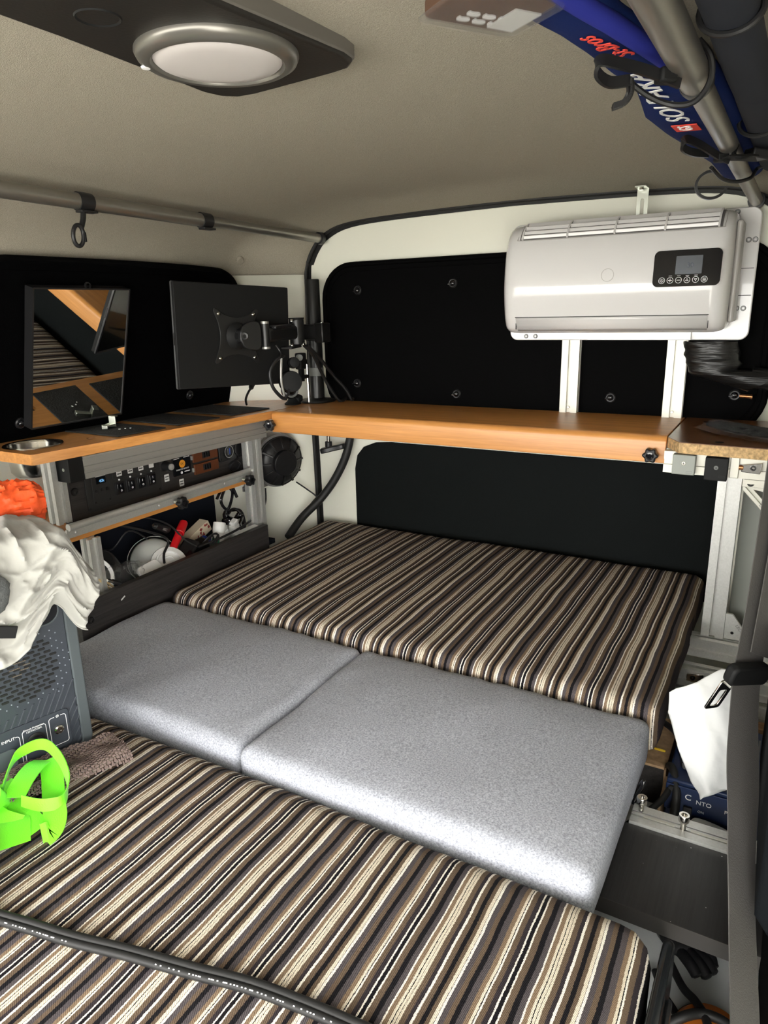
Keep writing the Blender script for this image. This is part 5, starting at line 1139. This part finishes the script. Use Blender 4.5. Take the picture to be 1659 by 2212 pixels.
# ================================================================== low right corner
sb = thing('step_board', 'black wood-grain step board beside the grey cushion', 'board', (-.12, .775, .398))
build(MB().b2((-.32, .703, .400), (.046, .8455, .4195)), 'board', DUSTY, sb)
build(MB().b2((-.32, .7018, .3985), (.046, .7030, .4200)), 'edge_band', pm('dark_edge_band', (.035, .032, .03), .4), sb)
rc2 = thing('slotted_rail', 'flat slotted aluminium rail with two cap bolts behind the step board', 'rail', (-.13, .865, .39))
sec = [(-.0190, 0), (.0190, 0), (.0190, .026), (.0045, .026), (.0045, .021), (.0025, .021), (.0025, .026), (-.0025, .026), (-.0025, .021), (-.0060, .021), (-.0060, .026), (-.0190, .026)]
mb = MB(frame((-.1195, .8650, .3980), (0, 1, 0), (0, 0, 1))); mb.prism(sec, 0, .165, Matrix.Identity(4)); build(mb, 'extrusion', ALU, rc2, angle=25)
for (x0, x1) in ((-.104, -.064), (-.044, .03)): build(MB().b2((x0, .8610, .4195), (x1, .8645, .4246)), 'slot_strip', ALUW, rc2)
for (x, y) in ((-.1085, .873), (-.0535, .8625)):
    c_ = build(MB().cyl((x, y, .4240), (x, y, .4370), .0037, n=16), 'bolt_shank', STEEL, rc2)
    build(MB().lathe([(.0068, .012), (.0072, .0135), (.0072, .0205), (.0066, .0215), (.0040, .0215), (.0040, .0175), (0, .0175)], (x, y, .4245), n=24), 'bolt_head', STEEL, c_)
iv = thing('inverter', 'dark blue inverter box with white print under the white cloth', 'inverter', (0, 1.02, .28))
build(MB().b2((-.088, .9560, .290), (.100, 1.14, .4295)), 'case', INVBLUE, iv, bevel=.003)
build(MB().b2((-.088, .9525, .380), (.100, .9560, .4235)), 'front_plate', INVBLUE, iv, bevel=.001)
IF = frame((0, .9525, 0), (1, 0, 0), (0, 0, 1))
text('C', .013, IF, -.057, .4085, .0004, PRINTW, iv, depth=.0002); text('NTO', .0095, IF, -.036, .4045, .0004, PRINTW, iv, depth=.0002)
text('PURE SINE', .0080, IF, .012, .4015, .0004, PRINTW, iv, depth=.0002, xs=1.15); text('ON', .0055, IF, -.0385, .3900, .0004, PRINTW, iv, depth=.0002)
build(MB(IF).lathe([(0, .003), (.004, .003), (.005, 0)], (-.080, .417, 0), n=16), 'screw', BMETAL, iv)
build(MB(IF).b2((-.062, .376, -.001), (-.050, .394, .004)), 'rocker_switch', BPLA, iv, bevel=.001)
pg = thing('white_plug', 'white angled mains plug in front of the inverter', 'plug', (-.02, .94, .35))
PGF = frame((-.020, .9460, .3740), (1, 0, 0), (0, 0, 1))
build(MB(PGF).prism([(p.x, p.y) for p in catmull([(-.032, -.016, 0), (-.030, .004, 0), (-.020, .012, 0), (.012, .008, 0), (.026, 0, 0), (.028, -.014, 0), (.010, -.018, 0), (-.015, -.010, 0)], 3, True)], 0, .016), 'plug_body', WHITEP, pg, bevel=.003)
mb = MB(PGF)
for i in range(6): mb.cyl((-.033-.004*i, .002, .008), (-.0355-.004*i, .0015, .008), .0050-.0003*i, n=12)
mb.cyl((-.030, .002, .008), (-.06, .001, .008), .0032, n=12); build(mb, 'strain_relief', WHITEP, pg)
build(MB(PGF).prism(rrect(.018, .012, .002, 3, .014, -.010), .016, .0166, holes=[rrect(.0166, .0106, .0016, 3, .014, -.010)]), 'panel_line', GREYP, pg)
db = thing('drawer_box', 'dark box with bare plywood edges beneath the cushion side', 'box', (-.115, 1.06, .30))
build(MB().b2((-.146, 1.003, .300), (-.0975, 1.012, .4085)), 'front', ASH_Y, db)
build(MB().b2((-.146, 1.0022, .4085), (-.0955, 1.013, .4125)), 'top_edge', PLY, db); build(MB().b2((-.0975, 1.0022, .300), (-.0945, 1.013, .4125)), 'side_edge', PLY, db)
build(MB().b2((-.146, 1.012, .300), (-.0955, 1.15, .4090)), 'body', PLY, db)
cs_ = thing('ribbed_case', 'grey ribbed aluminium case below the step rail', 'case', (-.12, .93, .28))
build(MB().b2((-.155, .905, .285), (-.102, .985, .352)), 'case_body', ALUG, cs_, bevel=.002)
for i in range(5): build(MB().b2((-.150+.0105*i, .9028, .287), (-.144+.0105*i, .9052, .350)), 'rib', ALUG, cs_)
build(MB().b2((-.157, .903, .3515), (-.100, .987, .3555)), 'lid_rim', ALU, cs_)
for i, (pts, r, l) in enumerate((([(-.122, .888, .4190), (-.118, .893, .432), (-.113, .897, .444), (-.112, .900, .452), (-.117, .905, .44)], .0028, 'shiny black wire knot beside the near cap bolt'),
        ([(-.13, .893, .375), (-.10, .915, .40), (-.085, .945, .41), (-.080, .99, .42), (-.078, 1.03, .40)], .0045, 'black cable slanting across the gap by the plywood box'),
        ([(-.096, .905, .360), (-.075, .928, .375), (-.072, .947, .41), (-.082, .975, .43), (-.09, 1.0, .42)], .006, 'thick black cable curling in front of the brown card'),
        ([(-.115, 1.10, .43), (-.09, 1.06, .44), (-.075, 1.02, .43), (-.068, .99, .435), (-.07, 1.06, .44)], .005, 'black cable bundle behind the plywood box'),
        ([(-.095, 1.25, .31), (-.085, 1.20, .37), (-.095, 1.16, .42), (-.09, 1.10, .44)], .006, 'black cable rising towards the oak block'))):
    build(MB().tube(pts, r, n=10), 'black_cable', BGLOSS if i == 0 else RUBBER, label=l, cat='cable', group='cables in the right gap')
build(MB(Matrix.Translation((-.083, .925, .350)) @ Euler((.35, .15, .4)).to_matrix().to_4x4()).prism([(-.012, -.030), (.010, -.034), (.014, .030), (-.008, .034)], -.002, .002), 'brown_card', PLY, label='strip of brown card standing in the right gap', cat='card', bevel=.0005)
build(MB().b2((-.094, .930, .290), (-.090, 1.0, .40)), 'thin_panel', PLY, label='thin plywood strip beside the blue inverter', cat='strip')
yk_ = MB(); yk_.tube([(-.118, 1.045, .4135), (-.110, 1.04, .4165), (-.103, 1.043, .4145)], .002, n=8); build(yk_, 'yellow_tie', YELLOW, label='tiny yellow tie on top of the plywood box', cat='tie')
# white paper cloth
def sheet(u, v):
    # outline roughly: narrow top, wide middle, pointed foot
    L_ = [(0, -.034, .624), (.16, -.062, .600), (.30, -.0945, .578), (.48, -.0935, .545), (.70, -.076, .500), (.88, -.055, .452), (1, -.041, .4345)]
    R_ = [(0, -.006, .640), (.16, .010, .600), (.30, .012, .575), (.48, .012, .540), (.70, .010, .500), (.88, .002, .462), (1, -.038, .4345)]
    lx, lz = interp(L_, v); rx, rz = interp(R_, v)
    p = Vector((lx+(rx-lx)*u, .925+.02*(1-v), lz+(rz-lz)*u))
    d = noise.noise(Vector((p.x*26, p.z*22, 1)))*.010+abs(noise.noise(Vector((p.x*45+p.z*30, p.z*12, 4))))*.006+noise.noise(Vector((p.x*90, p.z*80, 2)))*.0015
    p.y += d-.012*math.sin(u*PI); return p
build(MB().grid(sheet, 34, 44), 'paper_cloth', TISSUE, label='crumpled white paper cloth hanging over the right gap', cat='cloth', solid=.0008, angle=70)
# seat belt
be = thing('seat_belt', 'dark grey seat belt with metal tongue hanging at the right side', 'seat belt', (0, .9, .2))
side = lambda t, p: (.57, .82-.22*sst(.55, .80, t), -.52*sst(.55, .80, t))
build(MB().ribbon([(.004, 1.183, 1.126), (.002, 1.120, 1.005), (.000, 1.069, .895), (.000, 1.031, .817), (-.001, .992, .741), (-.002, .961, .684), (-.003, .911, .627), (.002, .861, .578), (.010, .800, .535), (.016, .755, .494), (.0235, .711, .455), (.031, .658, .430), (.038, .607, .405), (.042, .55, .37)], .044, side, th=.0014, res=8), 'webbing', BELT, be)
build(MB().ribbon([(.026, 1.190, 1.126), (.023, 1.126, 1.005), (.020, 1.074, .895), (.017, 1.036, .817), (.014, .996, .741), (.010, .945, .655)], .044, side, th=.0014, res=8), 'upper_webbing', BELT, be)
BT = frame((-.004, .918, .640), Vector((.62, .70, -.15)), Vector((.25, -.05, 1)))
bh = build(MB(BT).prism(rrect(.064, .030, .010, 5), -.007, .009), 'tongue_grip', BPLAM, be, bevel=.004, seg=3)
build(MB(BT).prism(rrect(.050, .005, .002, 3, 0, -.0165), -.004, .006), 'grip_rim', ALUG, bh, bevel=.001)
TF = frame((-.026, .902, .624), Vector((.62, .70, -.10)), Vector((.42, .18, 1)))
build(MB(TF).prism(rrect(.024, .046, .004, 4, 0, -.012), -.0012, .0012, holes=[rrect(.012, .026, .003, 4, 0, -.018)]), 'metal_tongue', STEEL, be, bevel=.0005)
# dark trim at the far right
tr2 = thing('side_trim', 'dark blue-grey moulded trim at the right edge by the seat belt', 'trim', (.06, .85, .2))
mb = MB(); pr = [(.018, .70), (.060, .70), (.09, .46), (.09, .20), (.050, .20), (.048, .43), (.020, .47)]
mb.add([(x+.014, .70, z) for x, z in pr]+[(x+.006, 1.02, z) for x, z in pr], [tuple(range(7)), tuple(range(13, 6, -1))]+[(i, i+7, (i+1) % 7+7, (i+1) % 7) for i in range(7)])
build(mb, 'panel', DARKTRIM, tr2, bevel=.004)
build(MB().b2((.0225, .86, .485), (.0245, 1.02, .4880)), 'seam_strip', GREYP, tr2)
# gloves
def glove(label, base, rot, fingers, palm, mat=GLOVE):
    t = thing('work_glove', label, 'glove', base, 'black work gloves'); M = Matrix.Translation(base) @ Matrix.Rotation(rot, 4, 'Z')
    pr_, pw, ph = palm
    mb = MB(M)
    def pf(u, v):
        a = u*2*PI; x = -pr_+2*pr_*v; k = max(.05, (1-(2*abs(v-.5))**4))**.5
        kk = 1+.12*noise.noise(Vector((math.cos(a)*2, math.sin(a)*2, v*5)))
        return Vector((x, math.cos(a)*pw*k*kk, ph+math.sin(a)*ph*k*kk))
    mb.grid(pf, 22, 16, True); build(mb, 'palm', mat, t)
    for (y, L_, bnd, r) in fingers:
        fg = MB(M); fg.tube([(pr_*.55, y*.8, ph), (pr_+L_*.4, y, ph+.003), (pr_+L_*.8, y+bnd, ph), (pr_+L_, y+bnd*1.5, ph*.8)], r, n=12, rf=lambda s: .55+.45*min(1, (1-s)*6) if s > .8 else 1)
        build(fg, 'finger', mat, t)
glove('black rubber glove lying on the white floor beside the striped cushion', (-.046, .895, .2005), -.75, [(-.016, .028, .0, .0082), (-.004, .034, .0, .0085), (.008, .032, -.001, .0085), (.018, .024, -.003, .0078)], (.032, .026, .014))
glove('black rubber glove pointing out under the step board edge', (-.076, .962, .2005), -.15, [(.0, .042, .004, .0095)], (.030, .020, .012))
og = thing('orange_reel', 'round orange plastic case at the bottom right corner', 'case', (.012, .758, .20))
build(MB().lathe([(0, .030), (.022, .030), (.038, .026), (.045, .016), (.045, .004), (.042, 0), (0, 0)], (.012, .758, .2005), n=40), 'shell', ORANGEP, og)
build(MB().lathe([(.0455, .010), (.0465, .013), (.0455, .016)], (.012, .758, .2005), n=40), 'rim', BPLA, og)
for i, (pts, r, l) in enumerate((([(-.055, .862, .2065), (-.030, .822, .208), (-.012, .790, .228), (.002, .765, .2365), (.012, .735, .2365)], .0055, 'black cable crossing in front of the orange case'),
        ([(-.050, .735, .215), (-.025, .750, .236), (.0, .768, .2375), (.030, .765, .2385), (.055, .745, .225)], .006, 'black cable looped over the orange case'),
        ([(-.066, .83, .2062), (-.05, .80, .2064), (-.03, .775, .207), (-.02, .74, .207)], .005, 'black cable on the white floor by the seat hinge'))):
    build(MB().tube(pts, r, n=10), 'floor_cable', RUBBER, label=l, cat='cable', group='cables on the white floor')
hn = thing('hinge_housing', 'glossy black plastic hinge cover at the end of the nearest striped cushion', 'hinge cover', (-.03, .6, .3))
hp_ = [(p.x, p.y) for p in catmull([(.36, .30, 0), (.40, .455, 0), (.56, .462, 0), (.640, .452, 0), (.662, .43, 0), (.668, .38, 0), (.640, .34, 0), (.60, .30, 0)], 4, True)]
build(MB(frame((-.047, 0, 0), (0, 1, 0), (0, 0, 1))).prism(hp_, 0, .012), 'cover', BGLOSS if False else pm('satin_black', (.014, .016, .018), .22), hn, bevel=.006, seg=3)
build(MB(frame((-.035, 0, 0), (0, 1, 0), (0, 0, 1))).prism(rrect(.10, .045, .012, 5, .56, .40), 0, .006), 'lever', BPLA, hn, bevel=.003)

# ================================================================== foreground left: power station
SO_ = Vector((-.850, .573, .4805)); SU = Vector((.258, .966, 0)).normalized()
PS = frame(SO_, SU, (0.02, 0, 1))           # u to the far corner, v up, w = towards the viewer's side
ps = thing('power_station', 'dark blue-grey portable power station standing on the nearest cushion', 'power station', PS @ Vector((-.15, 0, -.1)))
build(MB(PS).prism(rrect(.330, .262, .014, 5, -.165, .131), -.22, -.004), 'case', STATION, ps, bevel=.004)
build(MB(PS).prism(rrect(.330, .262, .014, 5, -.165, .131), -.012, .000, holes=[rrect(.308, .248, .008, 4, -.170, .128)]), 'edge_frame', STATION2, ps, bevel=.002)
build(MB(PS).prism(rrect(.306, .246, .008, 4, -.170, .128), -.006, -.0020), 'face_panel', STATION, ps)
hdl = build(MB(PS).prism(rrect(.150, .062, .018, 6, -.098, .240), -.0019, -.0008), 'handle_recess', pm('deep_recess_black', (.004, .005, .008), .3), ps)
build(MB(PS).tube([(u_, v_, -.0008) for u_, v_ in rrect(.152, .064, .019, 6, -.098, .240)], .0014, n=8, closed=True, res=1), 'recess_rim', STATION2, hdl)
# fan grille slots
SLOTM = pm('slot_black', (.002, .002, .002), .6); dm = MB(PS); FC = (-.080, .150)
for r in range(-8, 9):
    for c in range(-6, 7):
        u_ = FC[0]+c*.0140+(r % 2)*.0070; v_ = FC[1]+r*.0060; dd = math.hypot((u_-FC[0])*1.0, (v_-FC[1])*.98)
        if dd < .046: build(MB(PS).prism(rrect(.0098, .0034, .0016, 3, u_, v_), -.0019, -.0011), 'fan_slot', SLOTM, ps)
        elif dd < .064 and v_ < .208: dm.prism(circle(.0009, 8, u_, v_), -.0019, -.0010)
build(dm, 'dot_perforation', pm('pale_dot', (.25, .28, .32), .3), ps, kind='stuff')
fm = MB(PS)
for i, (u_, v_, l_) in enumerate(((-.082, .166, .016), (-.090, .158, .014), (-.078, .154, .012), (-.088, .148, .012), (-.074, .160, .010))): fm.b2((u_-l_/2, v_-.0008, -.0011), (u_+l_/2, v_+.0008, -.0006))
build(fm, 'fan_glint', STEEL, ps)
# slanted ridges
for i in range(34):
    u0 = -.318+.0098*i; top = .118+u0*.28; 
    a = (u0, .006); dv = top-.006; ln = dv*.62
    u1 = u0+ln
    if u1 > -.010: f = max(0, (-.010-u0)/ln); u1 = u0+ln*f; vt = .006+dv*f
    else: vt = .118+u1*.28
    if u0 > -.016 or vt < .02: continue
    build(MB(PS).prism([(u0-.0016, .006), (u0+.0016, .006), (u1+.0016, vt), (u1-.0016, vt)], -.0021, -.0006), 'ridge', STATION, ps, bevel=.0004)
skt = build(MB(PS).prism(rrect(.200, .060, .006, 4, -.130, .043), -.0020, .0006), 'socket_panel', STATION, ps, bevel=.001)
def outline(u0, u1, v0, v1, gap=None):
    w_ = u1-u0; h_ = v1-v0
    build(MB(PS).prism(rrect(w_, h_, .004, 4, (u0+u1)/2, (v0+v1)/2), .0004, .0009, holes=[rrect(w_-.0014, h_-.0014, .0035, 4, (u0+u1)/2, (v0+v1)/2)]), 'print_frame', PRINTW, skt)
outline(-.0590, -.0345, .0200, .0660); outline(-.0955, -.0630, .0080, .0630); outline(-.170, -.0990, .0060, .0590)
def patch(u, v, w_, h_): build(MB(PS).prism(rrect(w_, h_, .0004, 1, u, v), .0006, .0011), 'print_gap', STATION, skt)
patch(-.0465, .0655, .0085, .004); text('\u00d8', .0055, PS, -.0465, .0658, .0012, PRINTW, skt, depth=.0001)
patch(-.0800, .0625, .023, .004); text('Circuit Protector', .0040, PS, -.0795, .0632, .0012, PRINTW, skt, depth=.0001); text('125VAC/20A', .0040, PS, -.0795, .0592, .0012, PRINTW, skt, depth=.0001)
patch(-.1200, .0585, .030, .004); text('AC INPUT', .0062, PS, -.1190, .0580, .0012, PRINTW, skt, depth=.0001)
bk_ = build(MB(PS).lathe([(.0125, .0006), (.0125, .002), (.0100, .0035), (.0085, .0035), (.0080, .0090), (.0065, .0100), (.003, .0100), (.0028, .0085), (0, .0085)], (-.0785, .0415, 0), n=30), 'breaker_button', BPLA, skt)
build(MB(PS).lathe([(.0070, .0006), (.0068, .0025), (.0050, .0038), (.0025, .0036), (.0022, .0026), (0, .0026)], (-.0465, .0440, 0), n=24), 'ground_stud', STEEL, skt)
build(MB(PS).prism(rrect(.060, .030, .006, 4, -.136, .030), .0006, .0030), 'socket_cover', STATION2, skt, bevel=.001)

# grey cloth draped on the power station
def ridged(q): return 1-abs(noise.noise(q))*2
def drape(u, v):
    # u across the station (0 = near side off frame, 1 = far end), v from behind the top edge over the front
    y = -.345+(.350+.028*(1-sst(.45, .95, v)))*u; fall = sst(.88, 1, u); top = .362-.075*fall
    if v < .42:
        f = v/.42; w_ = -.225+.235*f; z = top-.07*(1-f)**2-.022*f**3
    else:
        f = (v-.42)/.58; hang = .152-.070*sst(.70, 1.0, u)+.010*math.sin(u*11+1); w_ = .010+.020*math.sin(min(f*1.3, 1)*PI*.8); z = top-.022-f*hang
    w_ -= fall*.010
    p = Vector((y, z, w_))
    d = noise.noise(Vector((u*4, v*5, 2)))*.014
    d += (ridged(Vector((u*3.2+v*2.5, v*2.2-u*1.5, 5)))**3)*.016-.006
    d += (ridged(Vector((u*6-v*4, v*5+u*3, 8)))**4)*.010
    d += (ridged(Vector((u*13+v*7, v*12-u*6, 11)))**4)*.0035
    k = .35+.65*sst(.38, .5, v)
    p.z += d*k+.004; p.y += d*.8*(1-.5*k)
    if p.y < .268 and p.x < .0 and p.z < .006: p.z = .006
    return PS @ p
build(MB().grid(drape, 110, 110), 'draped_cloth', CLOTH, label='crumpled pale grey ripstop cloth draped over the power station', cat='cloth', solid=.0012, angle=80)
gp_ = thing('grey_pouch', 'small dark grey mesh pouch on the pale draped cloth', 'pouch', PS @ Vector((-.125, .255, .035)))
build(MB(PS @ Matrix.Translation((-.135, .290, .045))).grid(lambda u, v: Vector((crumple((0, 0, 0), .042, .036, .018, 4, .18, 1.2)(u, v))), 30, 20), 'pouch_body', POUCH, gp_)
build(MB(PS @ Matrix.Translation((-.120, .245, .055))).box((0, 0, 0), (.055, .016, .004), (0, 0, -.35)), 'strap_end', BPLAM, gp_, bevel=.001)
# orange stuff sack behind
orr = thing('orange_sack', 'crinkled orange nylon sack lying behind the draped cloth', 'sack', (-1.0, .56, .80))
OA = Vector((-1.03, .42, .845)); OB = Vector((-.962, .625, .832)); od = (OB-OA)
ou = od.normalized().cross(Vector((0, 0, 1))).normalized(); ov = ou.cross(od.normalized())
def sack(u, v):
    a = u*2*PI; r = .036*(1-.12*v)*(1 if v < .93 else 1-.25*(v-.93)/.07)
    k = 1+.16*noise.noise(Vector((math.cos(a)*1.8, math.sin(a)*1.8, v*4)))+.16*(1-abs(noise.noise(Vector((math.cos(a)*3.4, math.sin(a)*3.4, v*9))))*2)**3+.06*noise.noise(Vector((math.cos(a)*9, math.sin(a)*9, v*24)))
    return OA+od*v+(ou*math.cos(a)+ov*math.sin(a))*r*k
build(MB().grid(sack, 70, 80, True), 'sack_body', ORANGE, orr)
def sackend(u, v):
    a = u*2*PI; r = .0245*(1-v); k = 1+.2*noise.noise(Vector((math.cos(a)*2.2, math.sin(a)*2.2, 6)))
    return OB-od.normalized()*(.001+.022*math.sin(v*PI/2))+(ou*math.cos(a)+ov*math.sin(a))*r*k
build(MB().grid(sackend, 30, 8, True), 'gathered_end', ORANGE, orr)
sup = thing('gear_box', 'dark box hidden under the orange sack behind the power station', 'box', (-1.14, .5, .48))
build(MB(PS).b2((-.30, 0, -.295), (.05, .31, -.228)), 'box_body', DARKTRIM, sup, bevel=.01)

# brown mesh strap and green webbing
def meshpath(u, v):
    c = catmull([(-.862, .405, .480), (-.835, .460, .481), (-.812, .515, .481), (-.790, .578, .479)], 8); i = min(int(u*(len(c)-1)), len(c)-2); f = u*(len(c)-1)-i
    p = c[i].lerp(c[i+1], f); d = (c[i+1]-c[i]).normalized(); w = Vector((d.y, -d.x, 0))
    fold = math.sin(v*PI*2.5+u*3)*.006+.010*noise.noise(Vector((u*6, v*4, 1)))
    return p+w*(v-.5)*.088*(1-.15*u)+Vector((0, 0, .011+fold*.8+.004*math.sin(v*PI)))
NU, NV = 46, 26
mb = MB(); vs = []; fs = []
for i in range(NU):
    for j in range(NV):
        if (i+j) % 2 == 0 and 0 < i < NU-1 and 0 < j < NV-1: pass
        u0, u1, v0, v1 = i/NU, (i+1)/NU, j/NV, (j+1)/NV
        g = .24
        if (i+j) % 2:      # long cord piece
            q = [meshpath(u0, v0+g*(v1-v0)), meshpath(u1, v0+g*(v1-v0)), meshpath(u1, v1-g*(v1-v0)), meshpath(u0, v1-g*(v1-v0))]; lift = .0010
        else:
            q = [meshpath(u0+g*(u1-u0), v0), meshpath(u1-g*(u1-u0), v0), meshpath(u1-g*(u1-u0), v1), meshpath(u0+g*(u1-u0), v1)]; lift = -.0004
        b = len(vs); up3 = Vector((0, 0, .0016))
        vs += [p+Vector((0, 0, lift)) for p in q]+[p+Vector((0, 0, lift))+up3 for p in q]
        fs += [(b, b+3, b+2, b+1), (b+4, b+5, b+6, b+7)]+[(b+k, b+(k+1) % 4, b+4+(k+1) % 4, b+4+k) for k in range(4)]
mb.add(vs, fs); build(mb, 'mesh_strap', MESHB, label='folded mauve-brown woven mesh lying in front of the power station', cat='mesh', kind='stuff')
gs_ = thing('green_strap', 'neon green webbing strap in loose loops on the nearest cushion', 'strap', (-.85, .43, .48))
W_ = .024
def loop(pts, name, side, w=W_): build(MB().ribbon(pts, w, side, res=8, th=.0012), name, GREEN, gs_)
loop([(-.830, .417, .506), (-.856, .452, .520), (-.849, .472, .531), (-.831, .486, .534), (-.800, .483, .528), (-.770, .472, .518), (-.752, .459, .510), (-.741, .443, .507), (-.747, .430, .508), (-.760, .420, .510), (-.782, .414, .512)], 'arched_loop', lambda t, p: (.35*math.cos(t*3), .35*math.sin(t*3), 1), .016)
loop([(-.834, .482, .510), (-.826, .464, .516), (-.812, .438, .516), (-.801, .416, .508)], 'left_band', lambda t, p: (.92, .39, .05), .030)
loop([(-.826, .484, .513), (-.806, .474, .512), (-.782, .458, .506), (-.752, .437, .502), (-.732, .424, .497), (-.724, .412, .491), (-.733, .404, .487)], 'right_band', lambda t, p: (.87, .50, .10), .028)
loop([(-.874, .438, .494), (-.845, .430, .498), (-.812, .421, .497), (-.775, .413, .493), (-.742, .408, .490)], 'cross_band', lambda t, p: (.25, .95, .15), .026)
loop([(-.852, .402, .490), (-.832, .414, .505), (-.816, .414, .511), (-.806, .404, .506), (-.812, .392, .494), (-.835, .385, .489)], 'folded_band', lambda t, p: (.30, -.55, .78), .026)
loop([(-.792, .404, .492), (-.776, .398, .493), (-.760, .387, .490), (-.747, .378, .4865)], 'front_tab', lambda t, p: (.75, .66, 0), .034)
loop([(-.838, .395, .488), (-.812, .393, .497), (-.790, .393, .496), (-.772, .402, .489)], 'back_band', lambda t, p: (.35, .9, .35), .022)
dg_ = thing('grey_case', 'dark grey rounded case at the left edge of the nearest cushion', 'case', (-.80, .33, .478))
build(MB(Matrix.Translation((-.790, .293, .481)) @ Matrix.Rotation(.45, 4, 'Z')).prism(rrect(.15, .085, .03, 6), 0, .05), 'case_body', pm('matte_grey_case', (.055, .06, .06), .6), dg_, bevel=.012, seg=4)
build(MB(Matrix.Translation((-.790, .293, .512)) @ Matrix.Rotation(.45, 4, 'Z')).prism(rrect(.1515, .0865, .031, 6), 0, .0025), 'seam', BPLAM, dg_)
# black mains cable across the nearest cushion, with its printed lettering
ca = thing('black_cable', 'twin black cable with white print lying across the nearest striped cushion', 'cable', (-.5, .35, .476))
cpts = [(-.76, .285, .4845), (-.70, .302, .4835), (-.63, .318, .4835), (-.575, .329, .4840), (-.51, .346, .4840), (-.44, .362, .4840), (-.38, .377, .4840), (-.32, .386, .4840), (-.26, .392, .4840), (-.19, .398, .4838), (-.12, .40, .4835)]
build(MB().tube(cpts, .0048, n=12, res=6), 'cable', RUBBER, ca)
build(MB().tube([(x+.002, y-.0068, z-.0004) for x, y, z in cpts], .0042, n=12, res=6), 'second_core', RUBBER, ca)
cc = catmull(cpts, 6); pr2 = MB(); rr = random.Random(11)
for i in range(3, len(cc)-3):
    for q in range(4):
        f = rr.random()
        if rr.random() < .65 and (i//9) % 3 != 2:
            p = cc[i].lerp(cc[i+1], f)+Vector((.002, -.0092, .0030)); d = (cc[i+1]-cc[i]).normalized()
            pr2.box(p, (.0016, .0010, .0005), Matrix.Rotation(math.atan2(d.y, d.x), 4, 'Z') @ Matrix.Rotation(.8, 4, 'X'))
build(pr2, 'lettering', PRINTW, ca, kind='stuff')
